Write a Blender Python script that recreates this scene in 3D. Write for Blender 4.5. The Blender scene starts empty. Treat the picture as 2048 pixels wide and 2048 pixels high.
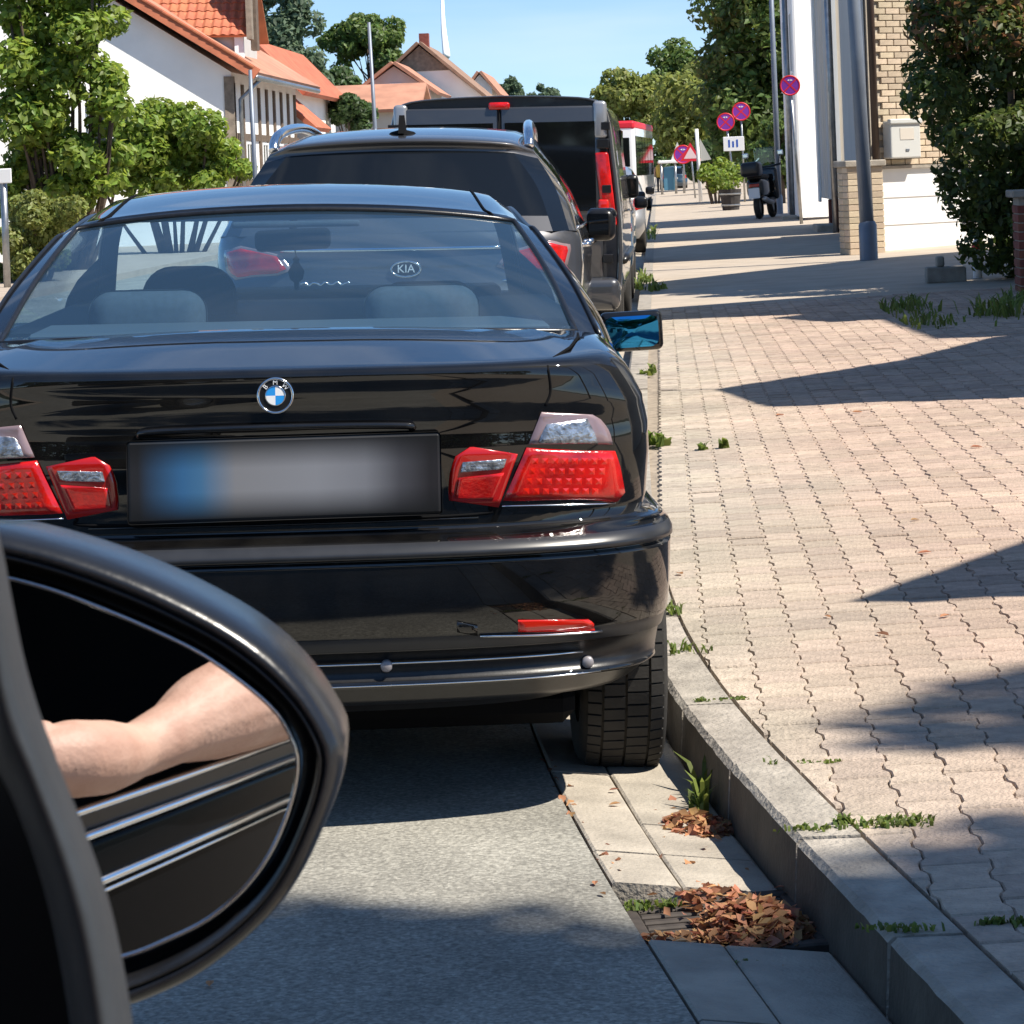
import bpy, bmesh, math, random
import numpy as np
from mathutils import Vector, Matrix
R = math.radians
rng = np.random.default_rng(7)
random.seed(7)
scene = bpy.context.scene
COL = scene.collection

# ------------------------------------------------------------------ camera, sky, sun, exposure
F, PX, PY, RHO, H = 5400.0, 1315.0, 335.0, R(2.2), 1.44      # focal length (2048 px wide), principal point, roll, eye height
cam = bpy.data.cameras.new('camera'); camo = bpy.data.objects.new('camera', cam); COL.objects.link(camo)
cam.sensor_width = 36; cam.lens = F/2048*36
cam.shift_x = 0.5-PX/2048; cam.shift_y = 0.5-(2048-PY)/2048
cam.clip_start = 0.02; cam.clip_end = 6000
camo.matrix_world = Matrix.Translation((0, 0, H)) @ Matrix.Rotation(RHO, 4, 'Y') @ Matrix.Rotation(R(90), 4, 'X')
cam.dof.use_dof = True; cam.dof.focus_distance = 7.5; cam.dof.aperture_fstop = 85
scene.camera = camo

SUN_A, SUN_E = R(21), R(54)         # sun from the right and a little behind
TS = Vector((math.cos(SUN_E)*math.cos(SUN_A), -math.cos(SUN_E)*math.sin(SUN_A), math.sin(SUN_E)))
world = bpy.data.worlds.new('World'); scene.world = world; world.use_nodes = True
wn = world.node_tree; wn.nodes.clear()
sky = wn.nodes.new('ShaderNodeTexSky'); sky.sky_type = 'NISHITA'; sky.sun_disc = False
sky.sun_elevation = SUN_E; sky.sun_rotation = R(90)+SUN_A
sky.air_density = 0.8; sky.dust_density = 0.0; sky.ozone_density = 5.0; sky.altitude = 3000
bg = wn.nodes.new('ShaderNodeBackground'); bg.inputs[1].default_value = 0.135
wo = wn.nodes.new('ShaderNodeOutputWorld')
tc = wn.nodes.new('ShaderNodeTexCoord')
mp = wn.nodes.new('ShaderNodeMapping'); mp.inputs['Scale'].default_value = (2.2, 2.2, 14)
nz = wn.nodes.new('ShaderNodeTexNoise'); nz.inputs['Scale'].default_value = 1.7; nz.inputs['Detail'].default_value = 5
rp = wn.nodes.new('ShaderNodeValToRGB'); rp.color_ramp.elements[0].position = 0.52; rp.color_ramp.elements[1].position = 0.8
rp.color_ramp.elements[1].color = (0.35, 0.35, 0.35, 1)
mx = wn.nodes.new('ShaderNodeMix'); mx.data_type = 'RGBA'
mx.inputs[7].default_value = (3.8, 4.1, 4.5, 1)
wn.links.new(tc.outputs['Generated'], mp.inputs[0]); wn.links.new(mp.outputs[0], nz.inputs[0])
wn.links.new(nz.outputs[0], rp.inputs[0]); wn.links.new(rp.outputs[0], mx.inputs[0])
gm = wn.nodes.new('ShaderNodeGamma'); gm.inputs[1].default_value = 0.72; wn.links.new(sky.outputs[0], gm.inputs[0]); hs_ = wn.nodes.new('ShaderNodeHueSaturation'); hs_.inputs['Saturation'].default_value = 1.22; wn.links.new(gm.outputs[0], hs_.inputs['Color']); wn.links.new(hs_.outputs[0], mx.inputs[6]); wn.links.new(mx.outputs[2], bg.inputs[0]); wn.links.new(bg.outputs[0], wo.inputs[0])
sl = bpy.data.lights.new('sun', 'SUN'); sl.energy = 4.2; sl.angle = R(0.5); sl.color = (1, 0.93, 0.82)
so = bpy.data.objects.new('sun', sl); COL.objects.link(so); so.location = (30, -25, 50)
so.rotation_euler = (-TS).to_track_quat('-Z', 'Y').to_euler()
scene.view_settings.view_transform = 'Standard'; scene.view_settings.look = 'None'
scene.view_settings.gamma = 1; scene.view_settings.exposure = 0.97
try: scene.view_settings.use_curve_mapping = False
except Exception: pass
scene.render.engine = 'CYCLES'

# ------------------------------------------------------------------ measuring helpers
def uv(x, y):
    dx, dy = x-PX, y-PY; c, s = math.cos(RHO), math.sin(RHO)
    return dx*c-dy*s, dx*s+dy*c
def at(x, y, Y):
    u, v = uv(x, y); return Vector((u/F*Y, Y, H-v/F*Y))
def zpv(x, y):         # the pavement rises gently away from the kerb
    return ZP+0.025*min(8.0, max(0.0, x-kj(y)))
def gnd(x, y, z=0.0):
    u, v = uv(x, y); Y = F*(H-z)/v
    if z == ZP:
        for _ in range(12): Y = F*(H-z)/v; z = zpv(u/F*Y, Y)
    return Vector((u/F*Y, Y, z))
def ray(x, y):
    u, v = uv(x, y); return Vector((u/F, 1, -v/F)).normalized()

# ------------------------------------------------------------------ materials
MATS = {}
def mat(name, col, rough=0.6, metal=0.0, coat=0.0, var=0.0, vscale=8.0, bump=0.0, bscale=40.0, spec=0.5, island=0.0, trans=0.0, col2=None, detail=6, coatr=0.03):
    m = bpy.data.materials.new(name); m.use_nodes = True; nt = m.node_tree; N = nt.nodes; Lk = nt.links
    b = N['Principled BSDF']
    b.inputs['Roughness'].default_value = rough; b.inputs['Metallic'].default_value = metal
    b.inputs['Coat Weight'].default_value = coat; b.inputs['Coat Roughness'].default_value = coatr
    b.inputs['Specular IOR Level'].default_value = spec; b.inputs['Coat IOR'].default_value = 1.65 if name.startswith('paint') else 1.5
    b.inputs['Base Color'].default_value = (*col, 1)
    src = None
    tcn = N.new('ShaderNodeTexCoord')
    if var > 0 or col2 is not None:
        n = N.new('ShaderNodeTexNoise'); n.inputs['Scale'].default_value = vscale; n.inputs['Detail'].default_value = detail
        Lk.new(tcn.outputs['Object'], n.inputs['Vector'])
        r = N.new('ShaderNodeValToRGB'); r.color_ramp.elements[0].position = 0.3; r.color_ramp.elements[1].position = 0.7
        if col2 is None: col2 = tuple(min(1, c*(1+var)) for c in col); c1 = tuple(c*(1-var) for c in col)
        else: c1 = col
        r.color_ramp.elements[0].color = (*c1, 1); r.color_ramp.elements[1].color = (*col2, 1)
        Lk.new(n.outputs[0], r.inputs[0]); src = r.outputs[0]
    if island > 0:
        g = N.new('ShaderNodeNewGeometry'); oi = N.new('ShaderNodeObjectInfo')
        ad = N.new('ShaderNodeMath'); ad.operation = 'ADD'; fr = N.new('ShaderNodeMath'); fr.operation = 'FRACT'
        Lk.new(g.outputs['Random Per Island'], ad.inputs[0]); Lk.new(oi.outputs['Random'], ad.inputs[1]); Lk.new(ad.outputs[0], fr.inputs[0])
        mr = N.new('ShaderNodeMapRange'); mr.inputs[3].default_value = 1-island; mr.inputs[4].default_value = 1+island
        Lk.new(fr.outputs[0], mr.inputs[0])
        hs = N.new('ShaderNodeHueSaturation'); Lk.new(mr.outputs[0], hs.inputs['Value'])
        mr2 = N.new('ShaderNodeMapRange'); mr2.inputs[3].default_value = 0.5-island*0.05; mr2.inputs[4].default_value = 0.5+island*0.05
        mu = N.new('ShaderNodeMath'); mu.operation = 'MULTIPLY'; mu.inputs[1].default_value = 7.31; f2 = N.new('ShaderNodeMath'); f2.operation = 'FRACT'
        Lk.new(fr.outputs[0], mu.inputs[0]); Lk.new(mu.outputs[0], f2.inputs[0]); Lk.new(f2.outputs[0], mr2.inputs[0]); Lk.new(mr2.outputs[0], hs.inputs['Hue'])
        if src: Lk.new(src, hs.inputs['Color'])
        else: hs.inputs['Color'].default_value = (*col, 1)
        src = hs.outputs[0]
    if src: Lk.new(src, b.inputs['Base Color'])
    if bump > 0:
        n2 = N.new('ShaderNodeTexNoise'); n2.inputs['Scale'].default_value = bscale; n2.inputs['Detail'].default_value = 4
        Lk.new(tcn.outputs['Object'], n2.inputs['Vector'])
        bp = N.new('ShaderNodeBump'); bp.inputs['Strength'].default_value = bump; bp.inputs['Distance'].default_value = 0.01
        Lk.new(n2.outputs[0], bp.inputs['Height']); Lk.new(bp.outputs[0], b.inputs['Normal'])
    if trans > 0:
        t = N.new('ShaderNodeBsdfTranslucent'); ms = N.new('ShaderNodeMixShader'); ms.inputs[0].default_value = trans
        if src:
            h2 = N.new('ShaderNodeHueSaturation'); h2.inputs['Value'].default_value = 1.6; h2.inputs['Hue'].default_value = 0.485; Lk.new(src, h2.inputs['Color']); Lk.new(h2.outputs[0], t.inputs[0])
        else: t.inputs[0].default_value = (*col, 1)
        out = N['Material Output']; Lk.new(b.outputs[0], ms.inputs[1]); Lk.new(t.outputs[0], ms.inputs[2]); Lk.new(ms.outputs[0], out.inputs[0])
    MATS[name] = m; return m
def glass(name, tint, rough=0.0, ior=1.5, refl=1.0, sky_veil=0.0):
    m = bpy.data.materials.new(name); m.use_nodes = True; nt = m.node_tree; N = nt.nodes; N.clear(); Lk = nt.links
    o = N.new('ShaderNodeOutputMaterial'); t = N.new('ShaderNodeBsdfTransparent'); t.inputs[0].default_value = (*tint, 1)
    g = N.new('ShaderNodeBsdfGlossy'); g.inputs['Roughness'].default_value = rough; g.inputs[0].default_value = (refl, refl, refl, 1)
    ge = N.new('ShaderNodeNewGeometry'); dt = N.new('ShaderNodeVectorMath'); dt.operation = 'DOT_PRODUCT'; Lk.new(ge.outputs['Incoming'], dt.inputs[0]); Lk.new(ge.outputs['Normal'], dt.inputs[1])
    ab = N.new('ShaderNodeMath'); ab.operation = 'ABSOLUTE'; Lk.new(dt.outputs['Value'], ab.inputs[0]); f0 = ((ior-1)/(ior+1))**2
    om = N.new('ShaderNodeMath'); om.operation = 'SUBTRACT'; om.inputs[0].default_value = 1.0; Lk.new(ab.outputs[0], om.inputs[1])
    pw = N.new('ShaderNodeMath'); pw.operation = 'POWER'; pw.inputs[1].default_value = 5.0; Lk.new(om.outputs[0], pw.inputs[0])
    fr = N.new('ShaderNodeMath'); fr.operation = 'MULTIPLY_ADD'; fr.inputs[1].default_value = 1-f0; fr.inputs[2].default_value = f0; Lk.new(pw.outputs[0], fr.inputs[0])
    df = N.new('ShaderNodeBsdfDiffuse'); df.inputs[0].default_value = (0.20, 0.42, 0.72, 1); m0 = N.new('ShaderNodeMixShader'); m0.inputs[0].default_value = sky_veil; Lk.new(t.outputs[0], m0.inputs[1]); Lk.new(df.outputs[0], m0.inputs[2])  # blue veil puts reflected sky into the glass colour, over thin dust
    ms = N.new('ShaderNodeMixShader'); Lk.new(fr.outputs[0], ms.inputs[0]); Lk.new(m0.outputs[0], ms.inputs[1]); Lk.new(g.outputs[0], ms.inputs[2]); Lk.new(ms.outputs[0], o.inputs[0])
    MATS[name] = m; return m

mat('paint_black', (0.0012, 0.0012, 0.0016), 0.5, 0, 1.0, spec=0.05, col2=(0.0075, 0.007, 0.0065), vscale=9, detail=10, bump=0.003, bscale=3, coatr=0.015)
mat('paint_brown', (0.055, 0.055, 0.06), 0.4, 0.4, 1.0, bump=0.003, bscale=3)
mat('paint_grey', (0.05, 0.052, 0.058), 0.35, 0.35, 0.9, bump=0.004, bscale=3)
mat('paint_silver', (0.35, 0.36, 0.38), 0.35, 0.5, 0.9)
mat('paint_white', (0.72, 0.72, 0.72), 0.4, 0, 0.8)
mat('paint_blue', (0.02, 0.05, 0.08), 0.35, 0.2, 1.0)
mat('black_plastic', (0.010, 0.010, 0.011), 0.3, var=0.3, vscale=60, bump=0.03, bscale=300)
mat('grey_plastic', (0.011, 0.012, 0.015), 0.26, var=0.25, vscale=25, bump=0.03, bscale=200)
mat('post_plastic', (0.024, 0.028, 0.033), 0.5, var=0.2, vscale=25, bump=0.05, bscale=200)
mat('door_paint', (0.003, 0.0033, 0.004), 0.12, spec=0.06)
mat('bumper_rubber', (0.02, 0.021, 0.024), 0.3, spec=0.6, var=0.15, vscale=20)
mat('rubber', (0.014, 0.0135, 0.013), 0.85, col2=(0.034, 0.031, 0.027), vscale=14, bump=0.1, bscale=120)
mat('seat_fabric', (0.045, 0.055, 0.065), 0.85, var=0.15, vscale=60)
mat('interior_dark', (0.004, 0.0042, 0.005), 0.8, spec=0.1)
mat('interior_mid', (0.05, 0.06, 0.07), 0.7)
mat('chrome', (0.82, 0.83, 0.85), 0.12, 1.0)
mat('steel', (0.35, 0.36, 0.37), 0.38, 0.9, var=0.2, vscale=10)
mat('cast_iron', (0.055, 0.045, 0.038), 0.75, 0.2, var=0.35, vscale=30)
mat('sensor', (0.30, 0.28, 0.29), 0.4, 0.3)
mat('red_lens', (0.50, 0.006, 0.003), 0.15, 0, 1.0, var=0.45, vscale=16, bump=0.12, bscale=120)
mat('red_lens_deep', (0.42, 0.006, 0.004), 0.2, 0, 1.0)
mat('red_cell', (0.66, 0.014, 0.005), 0.12, 0, 1.0)
mat('clear_lens', (0.42, 0.44, 0.47), 0.12, 0.75, 1.0, var=0.6, vscale=70, bump=0.5, bscale=90)
mat('clear_rim', (0.24, 0.17, 0.18), 0.2, 0.1, 1.0)
mat('white_paint', (0.80, 0.80, 0.78), 0.6, var=0.04, vscale=3, bump=0.05, bscale=30)
mat('white_enamel', (0.80, 0.80, 0.80), 0.4)
mat('blue_enamel', (0.02, 0.09, 0.42), 0.4)
mat('badge_blue', (0.03, 0.30, 0.75), 0.2, 0, 1)
mat('sign_red', (0.62, 0.012, 0.03), 0.5)
mat('sign_blue', (0.20, 0.025, 0.33), 0.5)
mat('asphalt', (0.18, 0.172, 0.148), 0.9, col2=(0.35, 0.335, 0.29), vscale=90, bump=0.45, bscale=110, detail=8)
mat('concrete', (0.35, 0.31, 0.255), 0.9, var=0.22, vscale=8, bump=0.5, bscale=90, island=0.07)
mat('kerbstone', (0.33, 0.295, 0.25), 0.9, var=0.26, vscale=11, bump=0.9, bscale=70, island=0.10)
mat('kerb_face', (0.085, 0.07, 0.052), 0.95, var=0.3, vscale=7, bump=0.4, bscale=60)  # front face: dirt, with its shade put into the dark colour
mat('joint_sand', (0.29, 0.24, 0.185), 1.0, var=0.3, vscale=20, bump=0.5, bscale=60)
mat('meadow', (0.045, 0.055, 0.022), 1.0, var=0.3, vscale=0.6)
mat('soil', (0.10, 0.075, 0.05), 1.0, var=0.35, vscale=5, bump=0.6, bscale=30)
mat('pavement_far', (0.40, 0.335, 0.265), 0.9, var=0.12, vscale=2.2, bump=0.2, bscale=9)
mat('pavement_tan', (0.38, 0.31, 0.245), 0.9, var=0.12, vscale=2)
mat('brick_cream', (0.52, 0.42, 0.30), 0.85, var=0.12, vscale=9, bump=0.3, bscale=60, island=0.16)
mat('mortar', (0.42, 0.37, 0.30), 0.95, var=0.1, vscale=20)
mat('brick_red', (0.22, 0.07, 0.045), 0.85, var=0.2, vscale=9, bump=0.3, bscale=60, island=0.2)
mat('render_white', (0.90, 0.89, 0.86), 0.85, var=0.05, vscale=1.2, bump=0.35, bscale=14)
mat('render_grey', (0.50, 0.49, 0.47), 0.85, var=0.07, vscale=1.5, bump=0.2, bscale=20)
mat('render_beige', (0.56, 0.51, 0.44), 0.85, var=0.06, vscale=1.5, bump=0.1, bscale=20)
mat('timber_dark', (0.12, 0.085, 0.06), 0.85, var=0.3, vscale=6)
mat('timber_grey', (0.22, 0.18, 0.14), 0.9, var=0.3, vscale=6, bump=0.3, bscale=25)
mat('tile_red', (0.45, 0.14, 0.07), 0.8, var=0.22, vscale=2.5, island=0.14)
mat('tile_brown', (0.26, 0.16, 0.11), 0.85, var=0.3, vscale=1.5, bump=0.6, bscale=7)
mat('tile_orange', (0.42, 0.205, 0.135), 0.85, var=0.22, vscale=1.2, bump=0.6, bscale=7)
mat('slate', (0.13, 0.13, 0.15), 0.7, var=0.2, vscale=4)
mat('window_dark', (0.02, 0.025, 0.03), 0.08, 0, 0, spec=0.6)
mat('pipe_brown', (0.05, 0.028, 0.02), 0.5)
mat('pole_grey', (0.20, 0.23, 0.28), 0.5, 0.4, var=0.12, vscale=3, bump=0.05, bscale=20)
mat('bark', (0.085, 0.062, 0.045), 0.95, var=0.35, vscale=9, bump=0.9, bscale=25)
LT = dict(trans=0.46)
mat('leaf_fresh', (0.19, 0.27, 0.042), 0.5, island=0.42, **LT)
mat('leaf_mid', (0.105, 0.165, 0.04), 0.5, island=0.42, **LT)
mat('leaf_dark', (0.065, 0.115, 0.038), 0.5, island=0.42, **LT)
mat('leaf_olive', (0.20, 0.235, 0.06), 0.55, island=0.42, **LT)
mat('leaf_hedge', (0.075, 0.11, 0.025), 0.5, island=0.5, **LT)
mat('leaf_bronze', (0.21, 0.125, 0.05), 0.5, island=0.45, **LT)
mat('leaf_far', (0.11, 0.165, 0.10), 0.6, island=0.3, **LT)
mat('grass', (0.12, 0.17, 0.035), 0.6, island=0.4, **LT)
mat('leaf_litter', (0.34, 0.17, 0.08), 0.75, island=0.5, trans=0.25)
mat('skin', (0.47, 0.265, 0.19), 0.55, col2=(0.60, 0.375, 0.28), vscale=20, detail=9, bump=0.12, bscale=160, spec=0.3)
mat('shirt', (0.03, 0.035, 0.05), 0.9)
mat('plastic_light', (0.55, 0.55, 0.52), 0.5)
mat('mirror_glass', (0.86, 0.88, 0.9), 0.0, 1.0)
mat('mirror_blue', (0.04, 0.30, 0.62), 0.03, 1.0)
mat('contrail', (0.9, 0.9, 0.9), 1.0)
mat('flower', (0.75, 0.55, 0.55), 0.6)
mat('cloth_yellow', (0.6, 0.4, 0.08), 0.8)
mat('cloth_blue', (0.08, 0.22, 0.32), 0.8)
mat('wood_planter', (0.04, 0.035, 0.032), 0.9, var=0.3, vscale=5)
glass('glass_rear', (0.66, 0.84, 0.95), 0.0, 1.75, sky_veil=0.06)
glass('glass_side', (0.78, 0.88, 0.92), 0.0, 1.45)
mat('glass_dark', (0.006, 0.007, 0.008), 0.04, 0, 0.0, spec=0.6)

# number plate: flat enamel, blue band then light grey, soft edges
def plate_mat():
    m = bpy.data.materials.new('plate'); m.use_nodes = True; N = m.node_tree.nodes; Lk = m.node_tree.links; b = N['Principled BSDF']
    t = N.new('ShaderNodeTexCoord'); s = N.new('ShaderNodeSeparateXYZ'); Lk.new(t.outputs['Object'], s.inputs[0])
    a = N.new('ShaderNodeMapRange'); a.inputs[1].default_value = -0.34; a.inputs[2].default_value = 0.34; Lk.new(s.outputs[0], a.inputs[0])
    r = N.new('ShaderNodeValToRGB'); e = r.color_ramp.elements
    e[0].position = 0.03; e[0].color = (0.012, 0.012, 0.015, 1); e[1].position = 0.97; e[1].color = (0.012, 0.01, 0.012, 1)
    for p, c in ((0.17, (0.03, 0.12, 0.26)), (0.23, (0.05, 0.15, 0.28)), (0.34, (0.22, 0.22, 0.23)), (0.60, (0.24, 0.245, 0.265)), (0.76, (0.19, 0.195, 0.215)), (0.87, (0.06, 0.06, 0.07))):
        q = e.new(p); q.color = (*c, 1)
    Lk.new(a.outputs[0], r.inputs[0])
    z = N.new('ShaderNodeMapRange'); z.inputs[1].default_value = -0.09; z.inputs[2].default_value = 0.09; Lk.new(s.outputs[2], z.inputs[0])
    r2 = N.new('ShaderNodeValToRGB'); e = r2.color_ramp.elements
    e[0].position = 0.04; e[0].color = (0.05,)*3+(1,); e[1].position = 0.96; e[1].color = (0.08,)*3+(1,)
    for p in (0.36, 0.64): q = e.new(p); q.color = (1, 1, 1, 1)
    Lk.new(z.outputs[0], r2.inputs[0])
    x = N.new('ShaderNodeMix'); x.data_type = 'RGBA'; x.blend_type = 'MULTIPLY'; x.inputs[0].default_value = 1
    Lk.new(r.outputs[0], x.inputs[6]); Lk.new(r2.outputs[0], x.inputs[7]); Lk.new(x.outputs[2], b.inputs['Base Color']); b.inputs['Roughness'].default_value = 0.5
    MATS['plate'] = m
plate_mat()
def asphalt_mat():
    m = MATS['asphalt']; N = m.node_tree.nodes; Lk = m.node_tree.links; b = N['Principled BSDF']; old = b.inputs['Base Color'].links[0].from_socket
    g = N.new('ShaderNodeNewGeometry'); vo = N.new('ShaderNodeTexVoronoi'); vo.inputs['Scale'].default_value = 120; Lk.new(g.outputs['Position'], vo.inputs['Vector'])
    sp = N.new('ShaderNodeSeparateColor'); Lk.new(vo.outputs['Color'], sp.inputs[0]); a = N.new('ShaderNodeMapRange'); a.inputs[1].default_value = 0.2; a.inputs[2].default_value = 1.0; a.inputs[3].default_value = 0.82; a.inputs[4].default_value = 1.22; Lk.new(sp.outputs[0], a.inputs[0])
    n = N.new('ShaderNodeTexNoise'); n.inputs['Scale'].default_value = 1.6; n.inputs['Detail'].default_value = 9; n.inputs['Roughness'].default_value = 0.65; Lk.new(g.outputs['Position'], n.inputs['Vector'])
    c = N.new('ShaderNodeMapRange'); c.inputs[1].default_value = 0.32; c.inputs[2].default_value = 0.68; c.inputs[3].default_value = 0.72; c.inputs[4].default_value = 1.22; Lk.new(n.outputs[0], c.inputs[0])
    mu = N.new('ShaderNodeMath'); mu.operation = 'MULTIPLY'; Lk.new(a.outputs[0], mu.inputs[0]); Lk.new(c.outputs[0], mu.inputs[1])
    y = N.new('ShaderNodeVectorMath'); y.operation = 'SCALE'; Lk.new(old, y.inputs[0]); Lk.new(mu.outputs[0], y.inputs['Scale']); Lk.new(y.outputs[0], b.inputs['Base Color'])
asphalt_mat()
# paving stones: greyer tan by the kerb, pinker away from it
def paver_mat():
    m = mat('paver', (0.415, 0.355, 0.285), 0.9, var=0.17, vscale=22, bump=0.8, bscale=90, island=0.13)
    N = m.node_tree.nodes; Lk = m.node_tree.links; b = N['Principled BSDF']; old = b.inputs['Base Color'].links[0].from_socket
    g = N.new('ShaderNodeNewGeometry'); s = N.new('ShaderNodeSeparateXYZ'); Lk.new(g.outputs['Position'], s.inputs[0])
    n = N.new('ShaderNodeTexNoise'); n.inputs['Scale'].default_value = 1.1; n.inputs['Detail'].default_value = 5; Lk.new(g.outputs['Position'], n.inputs['Vector'])
    ad = N.new('ShaderNodeMath'); ad.operation = 'MULTIPLY_ADD'; ad.inputs[1].default_value = 1.1; Lk.new(n.outputs[0], ad.inputs[0]); Lk.new(s.outputs[0], ad.inputs[2])
    a = N.new('ShaderNodeMapRange'); a.inputs[1].default_value = 0.65; a.inputs[2].default_value = 1.45; Lk.new(ad.outputs[0], a.inputs[0])
    x = N.new('ShaderNodeMix'); x.data_type = 'RGBA'; x.blend_type = 'MULTIPLY'; x.inputs[7].default_value = (1.06, 0.93, 0.905, 1)
    Lk.new(a.outputs[0], x.inputs[0]); Lk.new(old, x.inputs[6])
    st = N.new('ShaderNodeTexNoise'); st.inputs['Scale'].default_value = 0.55; st.inputs['Detail'].default_value = 8; st.inputs['Roughness'].default_value = 0.7; Lk.new(g.outputs['Position'], st.inputs['Vector'])
    sm = N.new('ShaderNodeMapRange'); sm.inputs[1].default_value = 0.3; sm.inputs[2].default_value = 0.7; sm.inputs[3].default_value = 0.74; sm.inputs[4].default_value = 1.15; Lk.new(st.outputs[0], sm.inputs[0])
    y = N.new('ShaderNodeVectorMath'); y.operation = 'SCALE'; Lk.new(x.outputs[2], y.inputs[0]); Lk.new(sm.outputs[0], y.inputs['Scale']); Lk.new(y.outputs[0], b.inputs['Base Color'])
paver_mat()

# ------------------------------------------------------------------ object helpers
def props(o, label=None, cat=None, group=None, kind=None):
    if label: o['label'] = label
    if cat: o['category'] = cat
    if group: o['group'] = group
    if kind: o['kind'] = kind
    return o
def thing(name, label, cat, loc=(0, 0, 0), rot=(0, 0, 0), group=None):
    o = bpy.data.objects.new(name, None); COL.objects.link(o); o.location = loc; o.rotation_euler = rot; o.empty_display_size = 0.1
    return props(o, label, cat, group)
def pmat(p):
    return Matrix.LocRotScale(p.location, p.rotation_euler, p.scale)
def link(o, parent=None, world_coords=False):
    COL.objects.link(o)
    if parent is not None:
        o.parent = parent
        if world_coords:
            m = pmat(parent); q = parent.parent
            o.matrix_parent_inverse = m.inverted()
    return o
def mesh(name, verts, faces, m, parent=None, smooth=False, W=False):
    me = bpy.data.meshes.new(name); me.from_pydata([tuple(v) for v in verts], [], faces); me.update()
    if smooth: me.polygons.foreach_set('use_smooth', [True]*len(me.polygons))
    me.materials.append(MATS[m] if isinstance(m, str) else m)
    return link(bpy.data.objects.new(name, me), parent, W)
def frombm(name, bm, m, parent=None, smooth=False, W=False):
    me = bpy.data.meshes.new(name); bm.normal_update(); bm.to_mesh(me); bm.free()
    if smooth: me.polygons.foreach_set('use_smooth', [True]*len(me.polygons))
    me.materials.append(MATS[m] if isinstance(m, str) else m)
    return link(bpy.data.objects.new(name, me), parent, W)
def box_data(x0, x1, y0, y1, z0, z1, bev=0.0, seg=1):
    bm = bmesh.new(); bmesh.ops.create_cube(bm, size=1)
    for v in bm.verts: v.co = Vector(((x0+x1)/2+v.co.x*(x1-x0), (y0+y1)/2+v.co.y*(y1-y0), (z0+z1)/2+v.co.z*(z1-z0)))
    if bev > 0: bmesh.ops.bevel(bm, geom=bm.edges[:], offset=bev, segments=seg, profile=0.5, affect='EDGES')
    return bm
def box(name, x0, x1, y0, y1, z0, z1, m, parent=None, bev=0.0, seg=1, smooth=False, W=False):
    return frombm(name, box_data(x0, x1, y0, y1, z0, z1, bev, seg), m, parent, smooth, W)
def smooth_path(pts, n):
    P = [Vector(p) for p in pts]; out = []
    for i in range(len(P)-1):
        p0 = P[i-1] if i > 0 else P[i]*2-P[i+1]; p3 = P[i+2] if i+2 < len(P) else P[i+1]*2-P[i]
        for k in range(n):
            t = k/n
            out.append(0.5*((2*P[i])+(P[i+1]-p0)*t+(2*p0-5*P[i]+4*P[i+1]-p3)*t*t+(3*P[i]-p0-3*P[i+1]+p3)*t**3))
    out.append(P[-1]); return out
def tube_data(pts, rad, seg=8, cap=True, closed=False):
    P = [Vector(p) for p in pts]; n = len(P); V = []; Fc = []
    rad = [rad]*n if not hasattr(rad, '__len__') else rad
    up = None
    for i in range(n):
        a = P[(i+1) % n] if (closed or i+1 < n) else P[i]; b = P[i-1] if (closed or i > 0) else P[i]
        t = (a-b).normalized()
        if up is None: up = Vector((0, 0, 1)) if abs(t.z) < 0.9 else Vector((1, 0, 0))
        s = t.cross(up)
        if s.length < 1e-6: s = t.orthogonal()
        s.normalize(); w = s.cross(t).normalized(); up = w
        for k in range(seg):
            q = 2*math.pi*k/seg; V.append(P[i]+(s*math.cos(q)+w*math.sin(q))*rad[i])
    for i in range(n if closed else n-1):
        j = (i+1) % n
        for k in range(seg):
            l = (k+1) % seg; Fc.append((i*seg+k, i*seg+l, j*seg+l, j*seg+k))
    if cap and not closed:
        Fc.append(tuple(range(seg-1, -1, -1))); Fc.append(tuple((n-1)*seg+k for k in range(seg)))
    return V, Fc
def tube(name, pts, rad, m, parent=None, seg=8, closed=False, W=False):
    V, Fc = tube_data(pts, rad, seg, closed=closed); return mesh(name, V, Fc, m, parent, True, W)
def lathe(name, prof, m, parent=None, axis='z', c=(0, 0, 0), seg=24, W=False, smooth=True):
    V = []; Fc = []; n = len(prof)
    for k in range(seg):
        q = 2*math.pi*k/seg
        for r_, h_ in prof:
            a, b = r_*math.cos(q), r_*math.sin(q)
            p = (a, b, h_) if axis == 'z' else ((h_, a, b) if axis == 'x' else (a, h_, b))
            V.append((p[0]+c[0], p[1]+c[1], p[2]+c[2]))
    for k in range(seg):
        l = (k+1) % seg
        for i in range(n-1): Fc.append((k*n+i, l*n+i, l*n+i+1, k*n+i+1))
    return mesh(name, V, Fc, m, parent, smooth, W)
def grid(name, rows, m, parent=None, smooth=True, W=False, closed=False):
    n = len(rows[0]); V = [p for r_ in rows for p in r_]; Fc = []
    for i in range(len(rows)-1):
        for k in range(n if closed else n-1):
            l = (k+1) % n; Fc.append((i*n+k, i*n+l, (i+1)*n+l, (i+1)*n+k))
    return mesh(name, V, Fc, m, parent, smooth, W)
def prism(name, poly, z0, z1, m, parent=None, W=False):
    n = len(poly); V = [(p[0], p[1], z0) for p in poly]+[(p[0], p[1], z1) for p in poly]
    Fc = [tuple(range(n-1, -1, -1)), tuple(range(n, 2*n))]+[(i, (i+1) % n, n+(i+1) % n, n+i) for i in range(n)]
    return mesh(name, V, Fc, m, parent, False, W)
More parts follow.
